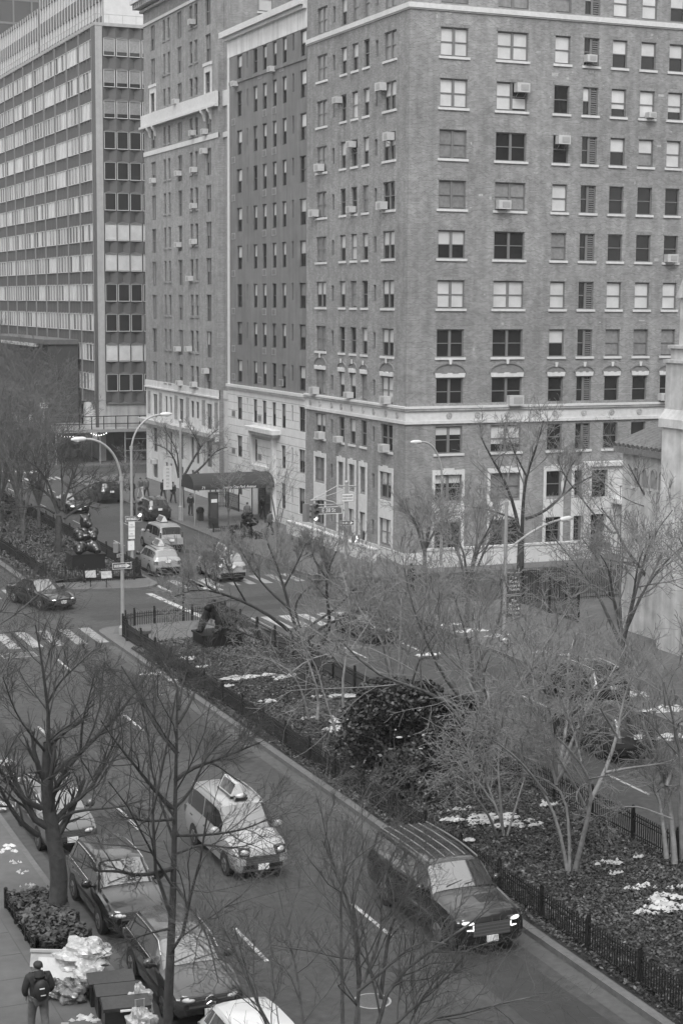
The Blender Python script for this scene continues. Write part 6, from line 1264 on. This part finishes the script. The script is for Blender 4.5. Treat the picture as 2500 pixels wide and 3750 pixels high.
o=inst(m.mesh('backpack',60),'backpack',(0,0,0),0,fg); o=inst(m2.mesh('hood_collar',60),'hood_collar',(0,0,0),0,fg)
GP='pedestrians on the far pavement'
for x,y,Z_,rz,pm,j,tr,lab in ((485,1838,.15,200,1,JKT,TRSD,'pedestrian in black standing behind the curved lamp post of the far median'),(515,1825,.15,20,0,COATG,TRSL,'pedestrian in grey coat and pale trousers walking beyond the dark SUV'),(536,1825,.15,15,0,COATG,TRSD,'pedestrian in grey beside the one in pale trousers'),(598,1832,.15,190,0,JKT,TRSD,'pedestrian in black left of the white bus stop sign'),(634,1842,.15,10,0,JKT,TRSD,'pedestrian in a black jacket right of the white bus stop sign'),(698,1888,.15,5,2,JKT,TRSD,'doorman in a long black coat standing by the awning post'),(905,1925,.15,170,0,COATG,TRSD,'pedestrian in grey seen under the awning through twigs'),(962,1900,.15,20,1,JKT,TRSD,'pedestrian in dark coat near the awning entrance'),(988,1960,.15,200,0,COATG,TRSD,'pedestrian in dark grey nearest the brick avenue front'),(1505,2175,.15,100,0,JKT,TRSD,'small dark pedestrian crossing the side street behind twigs')):
    p=G(x,y,Z_); person(lab,p,R(rz),pm,j,tr,grp=GP)
# ================================================================== rubbish heap on the near pavement
PLAST=M('crumpled_plastic',.40,.28,.3,9,bump=1.0,bsc=9,coat=.4); PLASTD=M('clear_bag_plastic',.12,.2,.8,7,bump=1.0,bsc=8,coat=.6); BOXW=M('wrapped_white_board',.42,.45,.08,5,bump=.4,bsc=12)
def crumple(name,label,c,r,mat,seed,cat='rubbish bag',grp='rubbish heaped at the kerb',flat=1.0):
    rg=random.Random(seed); m=MB(); m.ball((0,0,0),(1,1,1),mat,30,20); vs=[]
    for x,y,z in m.v:
        q=1+.16*math.sin(5*x+seed)*math.cos(4*y+1.3*seed)+.12*math.sin(9*z+4*x+seed)+rg.uniform(-.10,.10); zz=z*q*r[2]
        if zz<-r[2]*.7: zz=-r[2]*.7
        vs.append((x*q*r[0],y*q*r[1],zz+r[2]*.7))
    m.v=vs; o=m.build(name); o.location=c; return tag(o,label,cat,grp)
pl=lambda x,y,z=.15:G(x,y,z)
crumple('plastic_sheeting','big crumpled white plastic sheet draped over the top of the rubbish heap',(9.6,38.3,.62),(.62,.50,.40),PLAST,3,'plastic sheet')
crumple('plastic_sheeting','crumpled white plastic bundle on the left of the rubbish heap',(9.2,38.7,.45),(.36,.34,.28),PLAST,5,'plastic sheet')
crumple('rubbish_bag','shiny translucent rubbish bag in the middle of the heap',(9.5,37.75,.25),(.36,.34,.40),PLAST,7)
crumple('rubbish_bag','dark clear rubbish bag low at the front of the heap',(9.1,37.5,.15),(.34,.32,.32),PLASTD,9)
crumple('rubbish_bag','dark rubbish bag on the pavement behind the walking person',(8.75,37.85,.15),(.28,.26,.24),PLASTD,11)
b=pl(500,3720,.5); crumple('rubbish_bag','pale full rubbish bag standing at the kerb beside the dark bins',(10.28,36.0,.15),(.26,.26,.45),PLAST,13); crumple('rubbish_bag','pale rubbish bag at the lower edge beside the dark bins',(10.05,35.1,.15),(.32,.3,.38),PLAST,15)
t=thing('wrapped_panel','large flat white-wrapped board leaning on the rubbish heap beside the person','board',(8.85,38.15,.15),R(-28),'rubbish heaped at the kerb'); m=MB(); m.obox((0,0,.45),.95,.10,.75,0,BOXW,rx=R(-38)); m.build('board',t,world=False)
t=thing('cardboard_box','long pale flattened box behind the wrapped board','box',(8.95,38.95,.15),R(-25),'rubbish heaped at the kerb'); m=MB(); m.obox((0,0,.5),1.05,.16,.4,0,M('pale_card',.36,.7,.2,6),rx=R(-30)); m.obox((0,-.02,.72),1.08,.05,.07,0,BOXW); m.build('box',t,world=False)
def bin_(c,rz,label):
    t=thing('rubbish_bin',label,'bin',c,rz,'dark lidded bins at the kerb'); m=MB(); m.prism([(-.5,-.36),(.5,-.36),(.5,.36),(-.5,.36)],0,.5,M('bin_body',.012,.5,.3,9)); m.build('body',t,world=False)
    m=MB(); m.extr([(-.40,.5),(.40,.5),(.40,.54),(.12,.66),(-.40,.58)],lambda u,z,d:(d,u,z),-.54,.54,M('bin_lid',.022,.5,.4,12,coat=.15)); m.build('lid',t,world=False)
    m=MB(); m.box(-.16,.14,-.44,-.405,.5,.54,SIGNW); m.build('handle',t,world=False); return t
b0=bin_((9.92,37.25,.15),R(-8),'dark lidded bin nearest the rubbish heap'); b1=bin_((9.90,36.5,.15),R(-8),'middle dark lidded bin in the kerbside row'); b2=bin_((9.86,35.75,.15),R(-8),'front dark lidded bin with the pale wire handle')
m=MB(); m.tube([(9.95,35.2,.3),(9.95,35.2,.95),(10.15,35.2,.95),(10.15,35.2,.3)],.02,STEEL,5); tag(m.build('wire_frame'),'small bent metal frame in front of the dark bins','frame')
mb=MB(); rr=random.Random(2)
for i in range(9): x,y=8.9+rr.uniform(-.5,.6),35.6+rr.uniform(-.9,.9); mb.obox((x,y,.165),rr.uniform(.05,.2),rr.uniform(.03,.09),.01,rr.uniform(0,3),PLAST)
kind(mb.build('litter'),'stuff')
